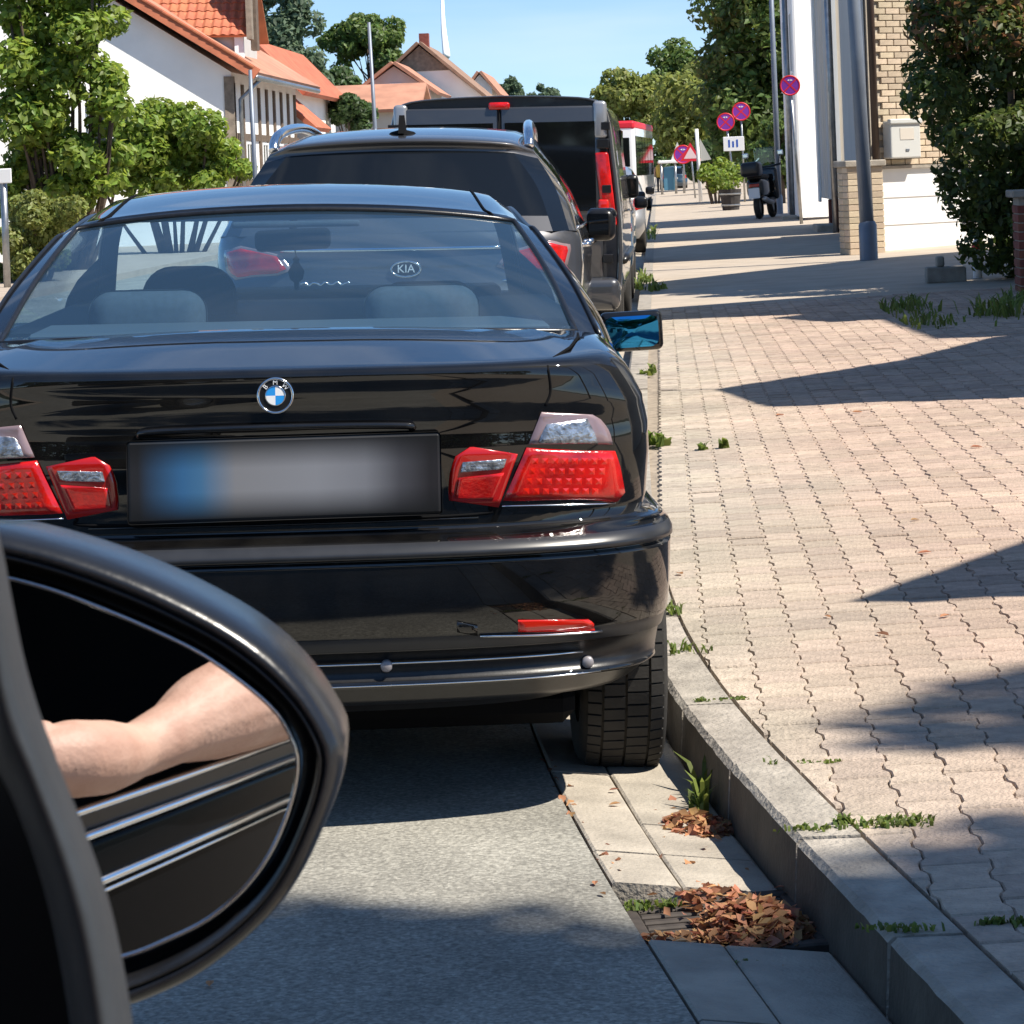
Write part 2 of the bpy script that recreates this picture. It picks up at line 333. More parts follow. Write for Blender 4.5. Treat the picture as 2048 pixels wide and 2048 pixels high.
def extr(name, poly3, off, m, parent=None, W=False):
    n = len(poly3); o = Vector(off); V = [Vector(p) for p in poly3]; V += [v+o for v in V]
    Fc = [tuple(range(n)), tuple(range(2*n-1, n-1, -1))]+[(i, i+n, (i+1) % n+n, (i+1) % n) for i in range(n)]
    bm = bmesh.new(); bv = [bm.verts.new(v) for v in V]
    for f in Fc: bm.faces.new([bv[i] for i in f])
    bmesh.ops.recalc_face_normals(bm, faces=bm.faces[:])
    return frombm(name, bm, m, parent, False, W)
def dupe(o, parent, loc=None, rot=None):
    c = o.copy(); COL.objects.link(c); c.parent = parent
    if loc is not None: c.location = loc
    if rot is not None: c.rotation_euler = rot
    return c
def text_mesh(name, body, size, depth, m, parent, mtx):
    cu = bpy.data.curves.new('txt', 'FONT'); cu.body = body; cu.size = size; cu.extrude = depth; cu.align_x = 'CENTER'; cu.align_y = 'CENTER'
    t = bpy.data.objects.new('txt', cu); COL.objects.link(t)
    dg = bpy.context.evaluated_depsgraph_get(); me = bpy.data.meshes.new_from_object(t.evaluated_get(dg)); me.transform(mtx)
    bpy.data.objects.remove(t); me.materials.clear(); me.materials.append(MATS[m])
    me.name = name
    return link(bpy.data.objects.new(name, me), parent)

# leaves: many small folded blades in one mesh
def leaves_mesh(name, cen, nrm, size, m, parent=None, kind=None, jit=0.35, ratio=0.55, W=False):
    n = len(cen); cen = np.asarray(cen); nrm = np.asarray(nrm)
    t = rng.normal(size=(n, 3)); t -= (t*nrm).sum(1)[:, None]*nrm*0.8; t /= np.linalg.norm(t, axis=1)[:, None]
    s = np.cross(nrm, t); s /= np.maximum(np.linalg.norm(s, axis=1), 1e-6)[:, None]
    sz = (size*(1-jit+2*jit*rng.random(n)))[:, None]
    b = cen-t*sz*0.5; e = cen+t*sz*0.5; l = cen+s*sz*ratio*0.5+nrm*sz*0.10; r_ = cen-s*sz*ratio*0.5+nrm*sz*0.10
    V = np.stack([b, l, e, r_], 1).reshape(-1, 3)
    Fi = np.arange(n*4).reshape(-1, 4)
    tri = np.concatenate([Fi[:, [0, 1, 2]], Fi[:, [0, 2, 3]]], 1).reshape(-1, 3)
    me = bpy.data.meshes.new(name); me.vertices.add(len(V)); me.vertices.foreach_set('co', V.ravel().astype(np.float32))
    me.loops.add(tri.size); me.loops.foreach_set('vertex_index', tri.ravel().astype(np.int32))
    me.polygons.add(len(tri)); me.polygons.foreach_set('loop_start', (np.arange(len(tri))*3).astype(np.int32)); me.polygons.foreach_set('loop_total', np.full(len(tri), 3, np.int32))
    me.update(); me.validate()
    me.materials.append(MATS[m])
    o = bpy.data.objects.new(name, me); link(o, parent, W)
    if kind: o['kind'] = kind
    return o
def blob_points(blobs, n):
    w = np.array([b[1]**2 for b in blobs]); w = w/w.sum(); idx = rng.choice(len(blobs), n, p=w)
    c = np.array([b[0] for b in blobs])[idx]; r_ = np.array([b[1] for b in blobs])[idx]
    fl = np.array([b[2] if len(b) > 2 else 0.8 for b in blobs])[idx]
    d = rng.normal(size=(n, 3)); d /= np.linalg.norm(d, axis=1)[:, None]
    rad = r_*(0.55+0.5*rng.random(n)**0.6)
    p = c+d*rad[:, None]*np.stack([np.ones(n), np.ones(n), fl], 1)
    nr = d+0.55*rng.normal(size=(n, 3))+np.array([0, 0, 0.35]); nr /= np.linalg.norm(nr, axis=1)[:, None]
    return p, nr
def ell_blobs(c, rx, ry, rz, n, rmin, rmax, zlo=-0.9):
    out = []
    while len(out) < n:
        d = rng.normal(size=3); d /= np.linalg.norm(d); k = 0.35+0.6*rng.random()**0.5
        if d[2]*k < zlo: continue
        out.append(((c[0]+d[0]*rx*k, c[1]+d[1]*ry*k, c[2]+d[2]*rz*k), rmin+(rmax-rmin)*rng.random()))
    return out
def tree(name, label, cat, base, hgt, c, rx, ry, rz, leafmat, leaf=0.3, n=6000, nb=26, tr=0.18, group=None, zlo=-0.9, rmin=None, rmax=None):
    t = thing(name, label, cat, base, group=group)
    b = Vector(base); cc = Vector(c)
    rm = (rx+rz)/2; bl = ell_blobs(c, rx, ry, rz, nb, rmin or rm*0.22, rmax or rm*0.42, zlo)
    p, nr = blob_points(bl, n)
    leaves_mesh('crown', p, nr, leaf, leafmat, t, W=True)
    bm_v = []; bm_f = []
    def add(pts, rads, seg=7):
        V, Fc = tube_data(pts, rads, seg); o = len(bm_v); bm_v.extend(V); bm_f.extend([tuple(i+o for i in f) for f in Fc])
    top = Vector((cc.x, cc.y, cc.z+rz*0.3))
    add(smooth_path([b-Vector((0, 0, 0.1)), b.lerp(top, 0.35)+Vector((0.06*hgt*0.1, 0, 0)), b.lerp(top, 0.7), top], 4), list(np.linspace(tr, tr*0.3, 13)))
    for q in bl[:14]:
        s0 = b.lerp(top, 0.45+0.4*random.random()); e0 = Vector(q[0])
        add(smooth_path([s0, s0.lerp(e0, 0.5)+Vector((0, 0, -0.05*hgt*0.2)), e0], 3), list(np.linspace(tr*0.4, tr*0.1, 7)), 5)
    mesh('trunk', bm_v, bm_f, 'bark', t, True, W=True)
    return t

# ------------------------------------------------------------------ the ground
KJ = [(-40, 9.0), (-10, 3.2), (0, 1.35), (3, 0.80), (4, 0.62), (4.8, 0.478), (5.37, 0.368), (6.21, 0.224), (7.15, 0.098), (7.45, 0.061), (8.13, 0.002), (10, -0.06), (14, -0.10), (18, -0.115), (60, -0.115), (420, -0.115)]
def kj(Y):           # line where the kerbstones meet the paving
    return float(np.interp(Y, KY, KX))
KY = np.concatenate([np.arange(-42, 30, 0.1), np.arange(30, 430, 10.0)])
_x = np.interp(KY, [a for a, b in KJ], [b for a, b in KJ]); KX = np.array([np.mean(_x[max(0, q-9):q+10]) if 10 < q < 700 else _x[q] for q in range(len(KY))])
KW, GM, GE = 0.13, 0.35, 0.50
ZP = 0.08            # top of the paving
def zg(off):         # gutter falls towards the kerb
    return -0.07+0.04*max(0, (off-KW))/(GE-KW)
g0 = mesh('ground', [(-900, -300, -0.35), (900, -300, -0.35), (900, 3000, -0.35), (-900, 3000, -0.35)], [(0, 1, 2, 3)], 'meadow'); props(g0, kind='structure')
ys = list(np.concatenate([np.arange(-40, 3, 2.0), np.arange(3, 14, 0.25), np.arange(14, 60, 2), np.arange(60, 421, 20)]))
rows = []
for y in ys:
    k = kj(y); rows.append([(-8.5, y, 0.0), (-4.5, y, 0.03), (-1.8, y, 0.012), (k-GE-0.25, y, -0.012), (k-GE, y, -0.022)])
props(grid('road', rows, 'asphalt', smooth=True), kind='structure')
rows = [[(kj(y)-GE-0.03, y, -0.030-(0.2 if 5.11 < y < 5.53 else 0)), (kj(y)-KW+0.06, y, -0.072-(0.2 if 5.11 < y < 5.53 else 0))] for y in sorted(list(ys)+[5.105, 5.115, 5.525, 5.535])]
gut = props(grid('gutter', rows, 'joint_sand'), kind='structure')
rows = [[(kj(y)+d, y, zpv(kj(y)+d, y)-0.014-0.008*(d < 0)) for d in (-0.06, 0.0, 2, 8, 30)] for y in [q for q in ys if q <= 25.9]+[26.0]]
pav = props(grid('pavement', rows, 'joint_sand'), kind='structure')
far_pav = grid('far_pavement', [[(-0.115+d, y, zpv(-0.115+d, y)-0.003) for d in (0, 2, 8, 16)] for y in (25.8, 60, 120, 420)], 'pavement_far'); props(far_pav, kind='structure')
props(mesh('left_pavement', [(-8.5, -40, 0.10), (-8.5, 420, 0.10), (-12.5, 420, 0.12), (-12.5, -40, 0.12), (-8.5, -40, -0.05), (-8.5, 420, -0.05)], [(3, 2, 1, 0), (0, 1, 5, 4)], 'pavement_tan'), kind='structure')
# kerbstones, one object each
y = 1.93; i = 0
while y < 26:
    ln = 0.70; a, b = y+0.005, y+ln-0.005; n = 12; V = []; Fc = []
    dz = random.uniform(-0.004, 0.004)
    for q in range(n+1):
        yy = a+(b-a)*q/n; k = kj(yy)-0.004
        c1, c2 = random.gauss(0, 0.0009), abs(random.gauss(0, 0.0014)); V += [(k-KW-0.012, yy, -0.11), (k-KW+c1, yy, ZP-0.012+dz-c2), (k-KW+0.012+c1+c2, yy, ZP+dz-c2*0.3), (k, yy, ZP+dz), (k, yy, 0.02)]
    for q in range(n):
        for s in range(4): Fc.append((q*5+s, q*5+s+1, q*5+s+6, q*5+s+5))
    Fc += [(4, 3, 2, 1, 0), tuple(n*5+s for s in range(5))]
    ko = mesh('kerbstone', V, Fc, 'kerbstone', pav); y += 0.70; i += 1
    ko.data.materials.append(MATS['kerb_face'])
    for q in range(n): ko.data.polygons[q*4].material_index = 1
mesh('far_kerb', [(-0.245, 26, -0.05), (-0.245, 26, ZP), (-0.115, 26, ZP), (-0.245, 420, -0.05), (-0.245, 420, ZP), (-0.115, 420, ZP)], [(0, 1, 4, 3), (1, 2, 5, 4)], 'kerbstone', pav)
# gutter slabs, two rows; the gully takes the place of one pair
def slab(y0, y1, o0, o1):
    V = []; a, b = y0+0.002, y1-0.002; c0, c1 = o0-0.0018, o1+0.0018; tl = random.uniform(-0.003, 0.003)
    for yy, q in ((a, 0), (b, 1)):
        k = kj(yy)
        for off, dz in ((c0, -0.06), (c0, -0.004), (c0-0.006, 0), (c1+0.006, 0), (c1, -0.004), (c1, -0.06)): V.append((k-off, yy, zg(off)+0.012+dz+tl*q))
    Fc = [(s, s+1, s+7, s+6) for s in range(5)]+[(5, 4, 3, 2, 1, 0), (6, 7, 8, 9, 10, 11)]
    return mesh('gutter_slab', V, Fc, 'concrete', gut)
for y0, y1 in [(2.6, 3.1), (3.1, 3.6), (3.6, 4.11), (4.11, 4.62), (4.62, 5.11), (5.53, 5.80), (5.80, 6.08), (6.08, 6.58), (6.58, 7.08), (7.08, 7.58), (7.58, 8.08), (8.08, 8.58), (8.58, 9.08), (9.08, 9.58), (9.58, 10.08)]:
    slab(y0, y1, GM, KW+0.016); slab(y0, y1, GE-0.005, GM)
mesh('far_gutter', [(-0.6, 10.08, -0.03), (-0.235, 10.08, -0.058), (-0.6, 420, -0.03), (-0.245, 420, -0.058)], [(0, 1, 3, 2)], 'concrete', gut)
# drain grate
def gully():
    y0, y1 = 5.12, 5.52; k0 = kj(5.32)
    t = thing('drain_grate', 'slotted iron drain grate half buried in leaves in the gutter', 'drain grate', (k0-0.31, 5.32, -0.05), (0, 0, R(9.5)))
    bm = bmesh.new()
    for b_ in ((-0.185, 0.185, -0.20, -0.165), (-0.185, 0.185, 0.165, 0.20), (-0.185, -0.15, -0.165, 0.165), (0.15, 0.185, -0.165, 0.165)):
        q = box_data(b_[0], b_[1], b_[2], b_[3], -0.05, 0.0, 0.004); me = bpy.data.meshes.new('x'); q.to_mesh(me); q.free(); bm.from_mesh(me)
    frombm('grate_frame', bm, 'cast_iron', t)
    proto = None
    for j in range(8):
        yy = -0.145+j*0.0415
        if proto is None: proto = box('bar', -0.15, 0.15, -0.011, 0.011, -0.04, -0.004, 'cast_iron', t, 0.004); proto.location = (0, yy, 0)
        else: dupe(proto, t, (0, yy, 0))
    box('pit', -0.15, 0.15, -0.165, 0.165, -0.2, -0.15, 'interior_dark', t)
gully()
# paving stones: interlocking waisted blocks
LW, LL = 0.125, 0.17
def paver_outline(e=0.0062, g=0.0012, gy=0.0026):
    w1, w0, hl, q, d = LW/2+e-g, LW/2-e-g, LL/2-gy, LL/4, 0.014
    r_ = [(w1, -hl), (w1, -q-d), (w0, -q+d), (w0, q-d), (w1, q+d), (w1, hl)]
    return r_+[(-x, -y_) for x, y_ in r_]
PO = paver_outline(); NP = len(PO)
ring = [(x, y_, -0.03) for x, y_ in PO]+[(x, y_, -0.005) for x, y_ in PO]+[(x*0.955, y_*0.955, 0) for x, y_ in PO]
PF = [(i, (i+1) % NP, NP+(i+1) % NP, NP+i) for i in range(NP)]+[(NP+i, NP+(i+1) % NP, 2*NP+(i+1) % NP, 2*NP+i) for i in range(NP)]+[tuple(range(2*NP, 3*NP))]
pm = bpy.data.meshes.new('paver'); pm.from_pydata(ring, [], PF); pm.materials.append(MATS['paver'])
cells = []
for cx in range(0, 60):
    X = 0.02+cx*LW
    for cy in range(0, 140):
        Y = 3.9+cy*LL+(LL/2 if cx % 2 else 0)
        if Y > 25.9 or X > 0.145*Y+0.75 or X+LW/2-0.012 < kj(Y): continue
        u = F*X/Y; v = F*(H-ZP)/Y
        px, py = PX+u*math.cos(RHO)+v*math.sin(RHO), PY-u*math.sin(RHO)+v*math.cos(RHO)
        vis = 0 < px < 2040 and py < 2040 and not (Y > 6.4 and px < 1345)
        cells.append((not vis, Y, X))
cells.sort(); singles = 0; BV = []; BF = []
for nv, Y, X in cells:
    dz = random.gauss(0, 0.0016); rx, ry = random.gauss(0, 0.012), random.gauss(0, 0.008)
    edge = any(X+px_ < kj(Y+py_)+0.006 for px_, py_ in PO)
    if not nv and singles < 290:
        if edge:
            V = [(max(v_[0]+X, kj(v_[1]+Y)+0.006), v_[1]+Y, v_[2]+zpv(v_[0]+X, Y)+dz) for v_ in ring]; mesh('paver', V, PF, 'paver', pav)
        else:
            o = bpy.data.objects.new('paver', pm); link(o, pav); o.location = (X, Y, zpv(X, Y)+dz); o.rotation_euler = (rx, ry-0.025, random.gauss(0, 0.004))
        singles += 1
    else:
        o = len(BV); BV += [(max(v_[0]+X, kj(v_[1]+Y)+0.006), v_[1]+Y, v_[2]+zpv(v_[0]+X, Y)+dz+v_[0]*ry+v_[1]*rx) for v_ in ring]; BF += [tuple(i+o for i in f) for f in PF]
props(mesh('distant_pavers', BV, BF, 'paver', pav), kind='stuff')

# ------------------------------------------------------------------ vehicles
def sst(a, b, x):
    t = min(1, max(0, (x-a)/(b-a))); return t*t*(3-2*t)
class Shell:
    """car body as stacked plan outlines; y = 0 at the rear bumper, y grows forward"""
    def __init__(s, prof, L, p=2.6, Df=0.8, ztop=None, zref=1.0, zlo=0.55):
        s.P = np.array(prof); s.L, s.p, s.Df, s.zt, s.zref, s.zlo = L, p, Df, ztop, zref, zlo
    def at(s, z):
        P = s.P; return [float(np.interp(z, P[:, 0], P[:, k])) for k in (1, 2, 3, 4)]   # W, rear y, front y, corner depth
    def rear_y(s, x, z):
        W, yr, yf, D = s.at(z); q = min(1, abs(x)/W); return yr+D*(1-(1-q**s.p)**(1/s.p))
    def outline(s, z, k=1.0):
        W, yr, yf, D = s.at(z); e = 2/s.p; pts = []; n = 26
        fi = [0.5*math.pi*(j/n)**0.8 for j in range(n+1)]
        half = [(W*math.sin(a)**e, yr+D*(1-math.cos(a)**e)) for a in fi]
        m = 14; half += [(W, yr+D+(yf-s.Df-yr-D)*j/m) for j in range(1, m)]
        half += [(W*math.sin(a)**e, yf-s.Df*(1-math.cos(a)**e)) for a in reversed(fi)]
        return half+[(-x, y) for x, y in reversed(half[1:-1])]
    def warp(s, z, y):
        if s.zt is None: return z
        return z+(s.zt(y)-s.zref)*sst(s.zlo, s.zref, z)
    def rows(s, zs):
        return [[(x, y, s.warp(z, y)) for x, y in s.outline(z)] for z in zs]
    def cap(s, z, ks, crown=0.02, rnd=()):
        o = s.outline(z); W, yr, yf, D = s.at(z); yc = (yr+yf)/2; out = []
        for k in ks:
            r_ = []
            for x, y in o:
                X, Y = x*k, yc+(y-yc)*(1-(1-k)*0.75) if False else yc+(y-yc)*k
                r_.append((X, Y, s.warp(z, Y)+crown*(1-(X/W)**2)*(1 if k < 1 else 1)*min(1, (1-k)*6)))
            out.append(r_)
        return out
def patch(name, sh, poly, m, parent, off=0.004, nz=7, nx=9, thick=0.012):
    """convex outline in (x, z) laid on the tail of a Shell"""
    zs = [p[1] for p in poly]; z0, z1 = min(zs), max(zs); n = len(poly); rows = []
    for j in range(nz+1):
        z = z0+(z1-z0)*min(0.999, max(0.001, j/nz)); xs = []
        for i in range(n):
            (xa, za), (xb, zb) = poly[i], poly[(i+1) % n]
            if (za-z)*(zb-z) <= 0 and abs(za-zb) > 1e-9: xs.append(xa+(xb-xa)*(z-za)/(zb-za))
        a, b = min(xs), max(xs)
        rows.append([(a+(b-a)*i/nx, z) for i in range(nx+1)])
    def f(x, z, o): return (x, sh.rear_y(x, z)-o, sh.warp(z, 0.1))
    V = [f(x, z, off) for r_ in rows for x, z in r_]; w = nx+1
    Fc = [(j*w+i, j*w+i+1, (j+1)*w+i+1, (j+1)*w+i) for j in range(nz) for i in range(nx)]
    rim = [i for i in range(w)]+[j*w+nx for j in range(1, nz+1)]+[nz*w+i for i in range(nx-1, -1, -1)]+[j*w for j in range(nz-1, 0, -1)]
    flat = [q for r_ in rows for q in r_]; b0 = len(V)
    V += [f(*flat[i], off-thick) for i in rim]; k = len(rim)
    Fc += [(rim[(i+1) % k], rim[i], b0+i, b0+(i+1) % k) for i in range(k)]
    return mesh(name, V, Fc, m, parent, True)
def strip_on(name, sh, pts, m, parent, rad=0.003, off=0.0, n=5, seg=6):
    P = smooth_path([(x, 0, z) for x, z in pts], n) if n > 1 else [Vector((x, 0, z)) for x, z in pts]
    return tube(name, [(p.x, sh.rear_y(p.x, p.z)-off, sh.warp(p.z, 0.1)) for p in P], rad, m, parent, seg)
def greenhouse(t, rows, mats, nu=(8, 3, 5), nv=6, names=None):
    """rows: (centre, glass edge, crest, belt) from the rear glass base over the roof to the cowl"""
    dense = []
    for r_ in rows:
        c, g, k, b = [Vector(p) for p in r_]
        if len(r_) == 4:
            mid = Vector((g.x*0.55, c.y+(g.y-c.y)*0.28, c.z+(g.z-c.z)*0.26))
        seq = []
        cg = smooth_path([Vector((-mid.x, mid.y, mid.z)), c, mid, g, k], nu[0]//2)
        i0 = nu[0]//2; seq = cg[i0:i0+nu[0]]+[g.lerp(k, j/nu[1]) for j in range(nu[1])]
        out = k.lerp(b, 0.5)+Vector((0.03, 0, 0.01))*min(1, (k-b).length*3)
        kb = smooth_path([k, out, b], 4)
        tot = [kb[int(round(j*(len(kb)-1)/nu[2]))] for j in range(nu[2]+1)]
        seq += tot; dense.append(seq)
    cols = len(dense[0]); D = []
    for ci in range(cols): D.append(smooth_path([r_[ci] for r_ in dense], nv))
    nvt = len(D[0])
    def P(v, c): return D[c][v] if c >= 0 else Vector((-D[-c][v].x, D[-c][v].y, D[-c][v].z))
    def piece(name, v0, v1, c0, c1, m):
        return grid(name, [[P(v, c) for c in range(c0, c1+1)] for v in range(v0, v1+1)], m, t)
    G, K, B = nu[0], nu[0]+nu[1], cols-1
    e = [i*nv for i in range(len(rows))]
    return piece, e, G, K, B, P
def wheel(t, x, y, z, r_, w, rim='steel', side=1):
    o = bpy.data.objects.new('wheel', None); link(o, t); o.location = (x, y, z)
    s = w/2
    ty = lathe('tyre', [(r_*0.62, -s*0.92), (r_*0.80, -s), (r_*0.93, -s*0.96), (r_*0.985, -s*0.82), (r_, -s*0.6), (r_, s*0.6), (r_*0.985, s*0.82), (r_*0.93, s*0.96), (r_*0.80, s), (r_*0.62, s*0.92)], 'rubber', o, 'x', seg=48)
    lathe('rim', [(0.0, side*s*0.55), (r_*0.2, side*s*0.6), (r_*0.5, side*s*0.5), (r_*0.62, side*s*0.85), (r_*0.62, -side*s*0.9)], rim, o, 'x', seg=24)
    return o
def tread(o, r_, w, n=62):
    """raised tread blocks, joined"""
    V = []; Fc = []; s = w/2
    for k in range(n):
        for (a, b, ph) in ((-s*0.86, -s*0.56, 0.0), (-s*0.50, -s*0.03, 0.5), (s*0.03, s*0.50, 0.2), (s*0.56, s*0.86, 0.6)):
            q0, q1 = 2*math.pi*(k+ph)/n, 2*math.pi*(k+ph+0.84)/n; i = len(V)
            ra = r_-0.004*(abs(a)/s > 0.7)-0.003*(abs(a)/s > 0.8); rb = r_-0.004*(abs(b)/s > 0.7)-0.003*(abs(b)/s > 0.8)
            for q in (q0, q1):
                for xx, rr in ((a, ra), (b, rb)):
                    for dr in (0.002, 0.009): V.append((xx, (rr+dr)*math.cos(q), (rr+dr)*math.sin(q)))
            Fc += [(i+1, i+3, i+7, i+5), (i, i+1, i+5, i+4), (i+2, i+6, i+7, i+3), (i, i+2, i+3, i+1), (i+4, i+5, i+7, i+6)]
    return mesh('tread_blocks', V, Fc, 'rubber', o)

# ---- the black coupe
COUPE_LOC, COUPE_YAW, COUPE_TILT = Vector((-0.863, 5.9, 0.0)), R(6.0), R(1.3)
coupe = thing('coupe_car', 'shiny black two-door coupe parked nearest, red and clear tail lamps, blue-glass door mirror', 'car', COUPE_LOC, (0, COUPE_TILT, COUPE_YAW))
CM = pmat(coupe); CI = CM.inverted()
zt = lambda y: float(np.interp(y, [0, 0.1, 0.62, 1.2, 3.2, 3.5, 4.2, 4.45], [1.022, 1.024, 1.066, 1.03, 1.03, 1.0, 0.86, 0.74]))
#      z      W     rear   front  corner
cp = [(0.268, 0.74, 0.13, 4.30, 0.42), (0.274, 0.775, 0.085, 4.36, 0.46), (0.290, 0.800, 0.058, 4.40, 0.48), (0.318, 0.825, 0.045, 4.42, 0.50),
      (0.3285, 0.835, 0.026, 4.43, 0.50), (0.333, 0.835, 0.045, 4.43, 0.50), (0.352, 0.838, 0.052, 4.43, 0.50), (0.396, 0.846, 0.050, 4.44, 0.50),
      (0.402, 0.852, 0.026, 4.44, 0.50), (0.428, 0.862, 0.040, 4.45, 0.50), (0.436, 0.866, 0.030, 4.45, 0.50), (0.50, 0.872, 0.016, 4.46, 0.52), (0.590, 0.876, 0.008, 4.46, 0.54),
      (0.5985, 0.876, 0.008, 4.46, 0.54), (0.601, 0.868, 0.016, 4.46, 0.54), (0.606, 0.868, 0.016, 4.46, 0.54), (0.609, 0.880, 0.000, 4.46, 0.54),
      (0.622, 0.880, 0.004, 4.46, 0.54), (0.640, 0.872, 0.026, 4.45, 0.53), (0.652, 0.860, 0.058, 4.44, 0.51), (0.657, 0.855, 0.078, 4.43, 0.50), (0.659, 0.845, 0.100, 4.42, 0.49),
      (0.668, 0.848, 0.098, 4.42, 0.48), (0.70, 0.858, 0.096, 4.42, 0.47), (0.80, 0.866, 0.092, 4.42, 0.46), (0.86, 0.864, 0.092, 4.40, 0.46), (0.905, 0.855, 0.098, 4.38, 0.46), (0.918, 0.852, 0.094, 4.37, 0.45), (0.96, 0.838, 0.098, 4.34, 0.44),
      (0.985, 0.822, 0.094, 4.32, 0.43), (1.005, 0.80, 0.090, 4.30, 0.42), (1.016, 0.782, 0.092, 4.29, 0.41), (1.022, 0.762, 0.102, 4.27, 0.40), (1.024, 0.74, 0.118, 4.25, 0.39)]
cp = [(z, W_-(0.034 if z > 0.93 else 0.026 if z > 0.665 else 0.0)+(0.016 if 0.3 < z < 0.66 else 0), yr, yf, (D*0.86 if z < 0.655 else D*0.66)) for z, W_, yr, yf, D in cp]
sh = Shell(cp, 4.46, 3.3, 0.75, zt, 1.024, 0.62)
rows = sh.rows([c[0] for c in cp]) + sh.cap(1.024, [0.985, 0.95, 0.9, 0.84, 0.76, 0.66, 0.5, 0.3, 0.1], 0.022)
bot = [(x*0.9, 0.5+(y-0.5)*0.97, 0.25) for x, y in sh.outline(0.268)]
rows = [bot]+rows
body = grid('body', rows, 'paint_black', coupe, True, closed=True)
# wheel arches cut out of the body
def arch_cut(o, ys_, z, r_, w):
    for yy in ys_:
        for s in (-1, 1):
            V, Fc = tube_data([(s*(w-0.24), yy, z), (s*(w+0.12), yy, z)], r_, 40)
            c = mesh('cutter', V, Fc, 'interior_dark'); c.parent = None
            md = o.modifiers.new('b', 'BOOLEAN'); md.operation = 'DIFFERENCE'; md.object = c; md.solver = 'EXACT'
            cm = o.parent and pmat(o.parent)
            if cm: c.matrix_world = cm
            dg = bpy.context.evaluated_depsgraph_get(); me = bpy.data.meshes.new_from_object(o.evaluated_get(dg)); o.modifiers.clear(); o.data = me
            bpy.data.objects.remove(c)
bmf = bmesh.new(); bmf.from_mesh(body.data); bmesh.ops.holes_fill(bmf, edges=[e for e in bmf.edges if e.is_boundary], sides=0); bmesh.ops.recalc_face_normals(bmf, faces=bmf.faces[:]); bmf.to_mesh(body.data); bmf.free()
bpy.context.view_layer.update()
arch_cut(body, (0.86, 3.60), 0.285, 0.345, 0.84)
for p in body.data.polygons: p.use_smooth = True
body.data.materials.append(MATS['black_plastic'])
for p in body.data.polygons:
    if p.center.z < 0.322 or 0.334 < p.center.z < 0.395 and p.center.y < 0.5: p.material_index = len(body.data.materials)-1
body.data.materials.append(MATS['bumper_rubber'])
for p in body.data.polygons:
    if (0.608 < p.center.z < 0.632 or 0.400 < p.center.z < 0.432) and p.center.y < 0.9: p.material_index = len(body.data.materials)-1
if len(body.data.materials) < 1: body.data.materials.append(MATS['paint_black'])
def rear(px, py):      # photograph point -> (x, z) on the coupe's tail
    x = z = 0.0; Y = 6.0
    for _ in range(12):
        l = CI @ at(px, py, Y); x, z = l.x, l.z
        Y = (CM @ Vector((x, sh.rear_y(x, min(1.02, max(0.28, z))), z))).y
    return x, z
def rp(*pts): return [rear(*p) for p in pts]
for sy, cy in ((0.86, 'r'), (3.60, 'f')):
    for s in (-1, 1):
        w_ = wheel(coupe, s*0.797, sy, 0.262 if s > 0 else 0.285, 0.315, 0.215, 'steel', s)
        if sy < 1: tread(w_, 0.315, 0.215)
# glass house
gr = [((0, 0.60, 1.073), (0.700, 0.715, 1.056), (0.757, 0.73, 1.047), (0.810, 0.74, 0.985)),
      ((0, 0.985, 1.235), (0.655, 1.075, 1.194), (0.717, 1.09, 1.170), (0.815, 1.00, 0.99)),
      ((0, 1.36, 1.362), (0.588, 1.43, 1.320), (0.652, 1.46, 1.287), (0.820, 1.32, 0.99)),
      ((0, 1.46, 1.385), (0.560, 1.54, 1.345), (0.630, 1.58, 1.305), (0.825, 1.55, 0.99)),
      ((0, 2.05, 1.432), (0.545, 2.10, 1.392), (0.615, 2.12, 1.345), (0.830, 2.1, 0.99)),
      ((0, 2.62, 1.405), (0.560, 2.60, 1.365), (0.625, 2.58, 1.325), (0.825, 2.7, 0.985)),
      ((0, 2.95, 1.27), (0.61, 2.86, 1.24), (0.665, 2.84, 1.21), (0.815, 3.0, 0.98)),
      ((0, 3.42, 1.05), (0.66, 3.22, 1.04), (0.715, 3.20, 1.03), (0.80, 3.3, 0.97))]
piece, e, G, K, B, PP = greenhouse(coupe, gr, None)
piece('rear_window', e[0], e[2], -G, G, 'glass_rear'); piece('windscreen', e[5], e[7], -G, G, 'glass_side')
piece('roof_panel', e[2], e[5], -K, K, 'paint_black')
for s in (1, -1):
    a, b = (G, K) if s > 0 else (-K, -G); piece('roof_pillar', e[0], e[2], a, b, 'paint_black'); piece('roof_pillar', e[5], e[7], a, b, 'paint_black')
    a, b = (K, B) if s > 0 else (-B, -K); piece('quarter_panel', e[0], e[2], a, b, 'paint_black')
    piece('side_window', e[2], e[6], a, b, 'glass_side'); piece('corner_panel', e[6], e[7], a, b, 'paint_black')
    tube('roof_gutter', [PP(v, s*K)+Vector((s*0.003, 0, 0.002)) for v in range(e[0], e[7]+1)], 0.006, 'black_plastic', coupe, 6)
    tube('window_trim', [PP(v, s*B)+Vector((s*0.006, 0, 0.006)) for v in range(e[2], e[7]+1)], 0.010, 'black_plastic', coupe, 6)
    tube('roof_joint', [PP(v, s*(G-1))+Vector((0, 0, 0.001)) for v in range(e[2], e[5]+1)], 0.004, 'interior_dark', coupe, 5)
seal = [PP(e[0], c) for c in range(-G, G+1)]+[PP(v, G) for v in range(e[0]+1, e[2])]+[PP(e[2], c) for c in range(G, -G-1, -1)]+[PP(v, -G) for v in range(e[2]-1, e[0], -1)]
tube('window_seal', [p+Vector((0, -0.002, 0.002)) for p in seal], 0.008, 'black_plastic', coupe, 6, closed=True)
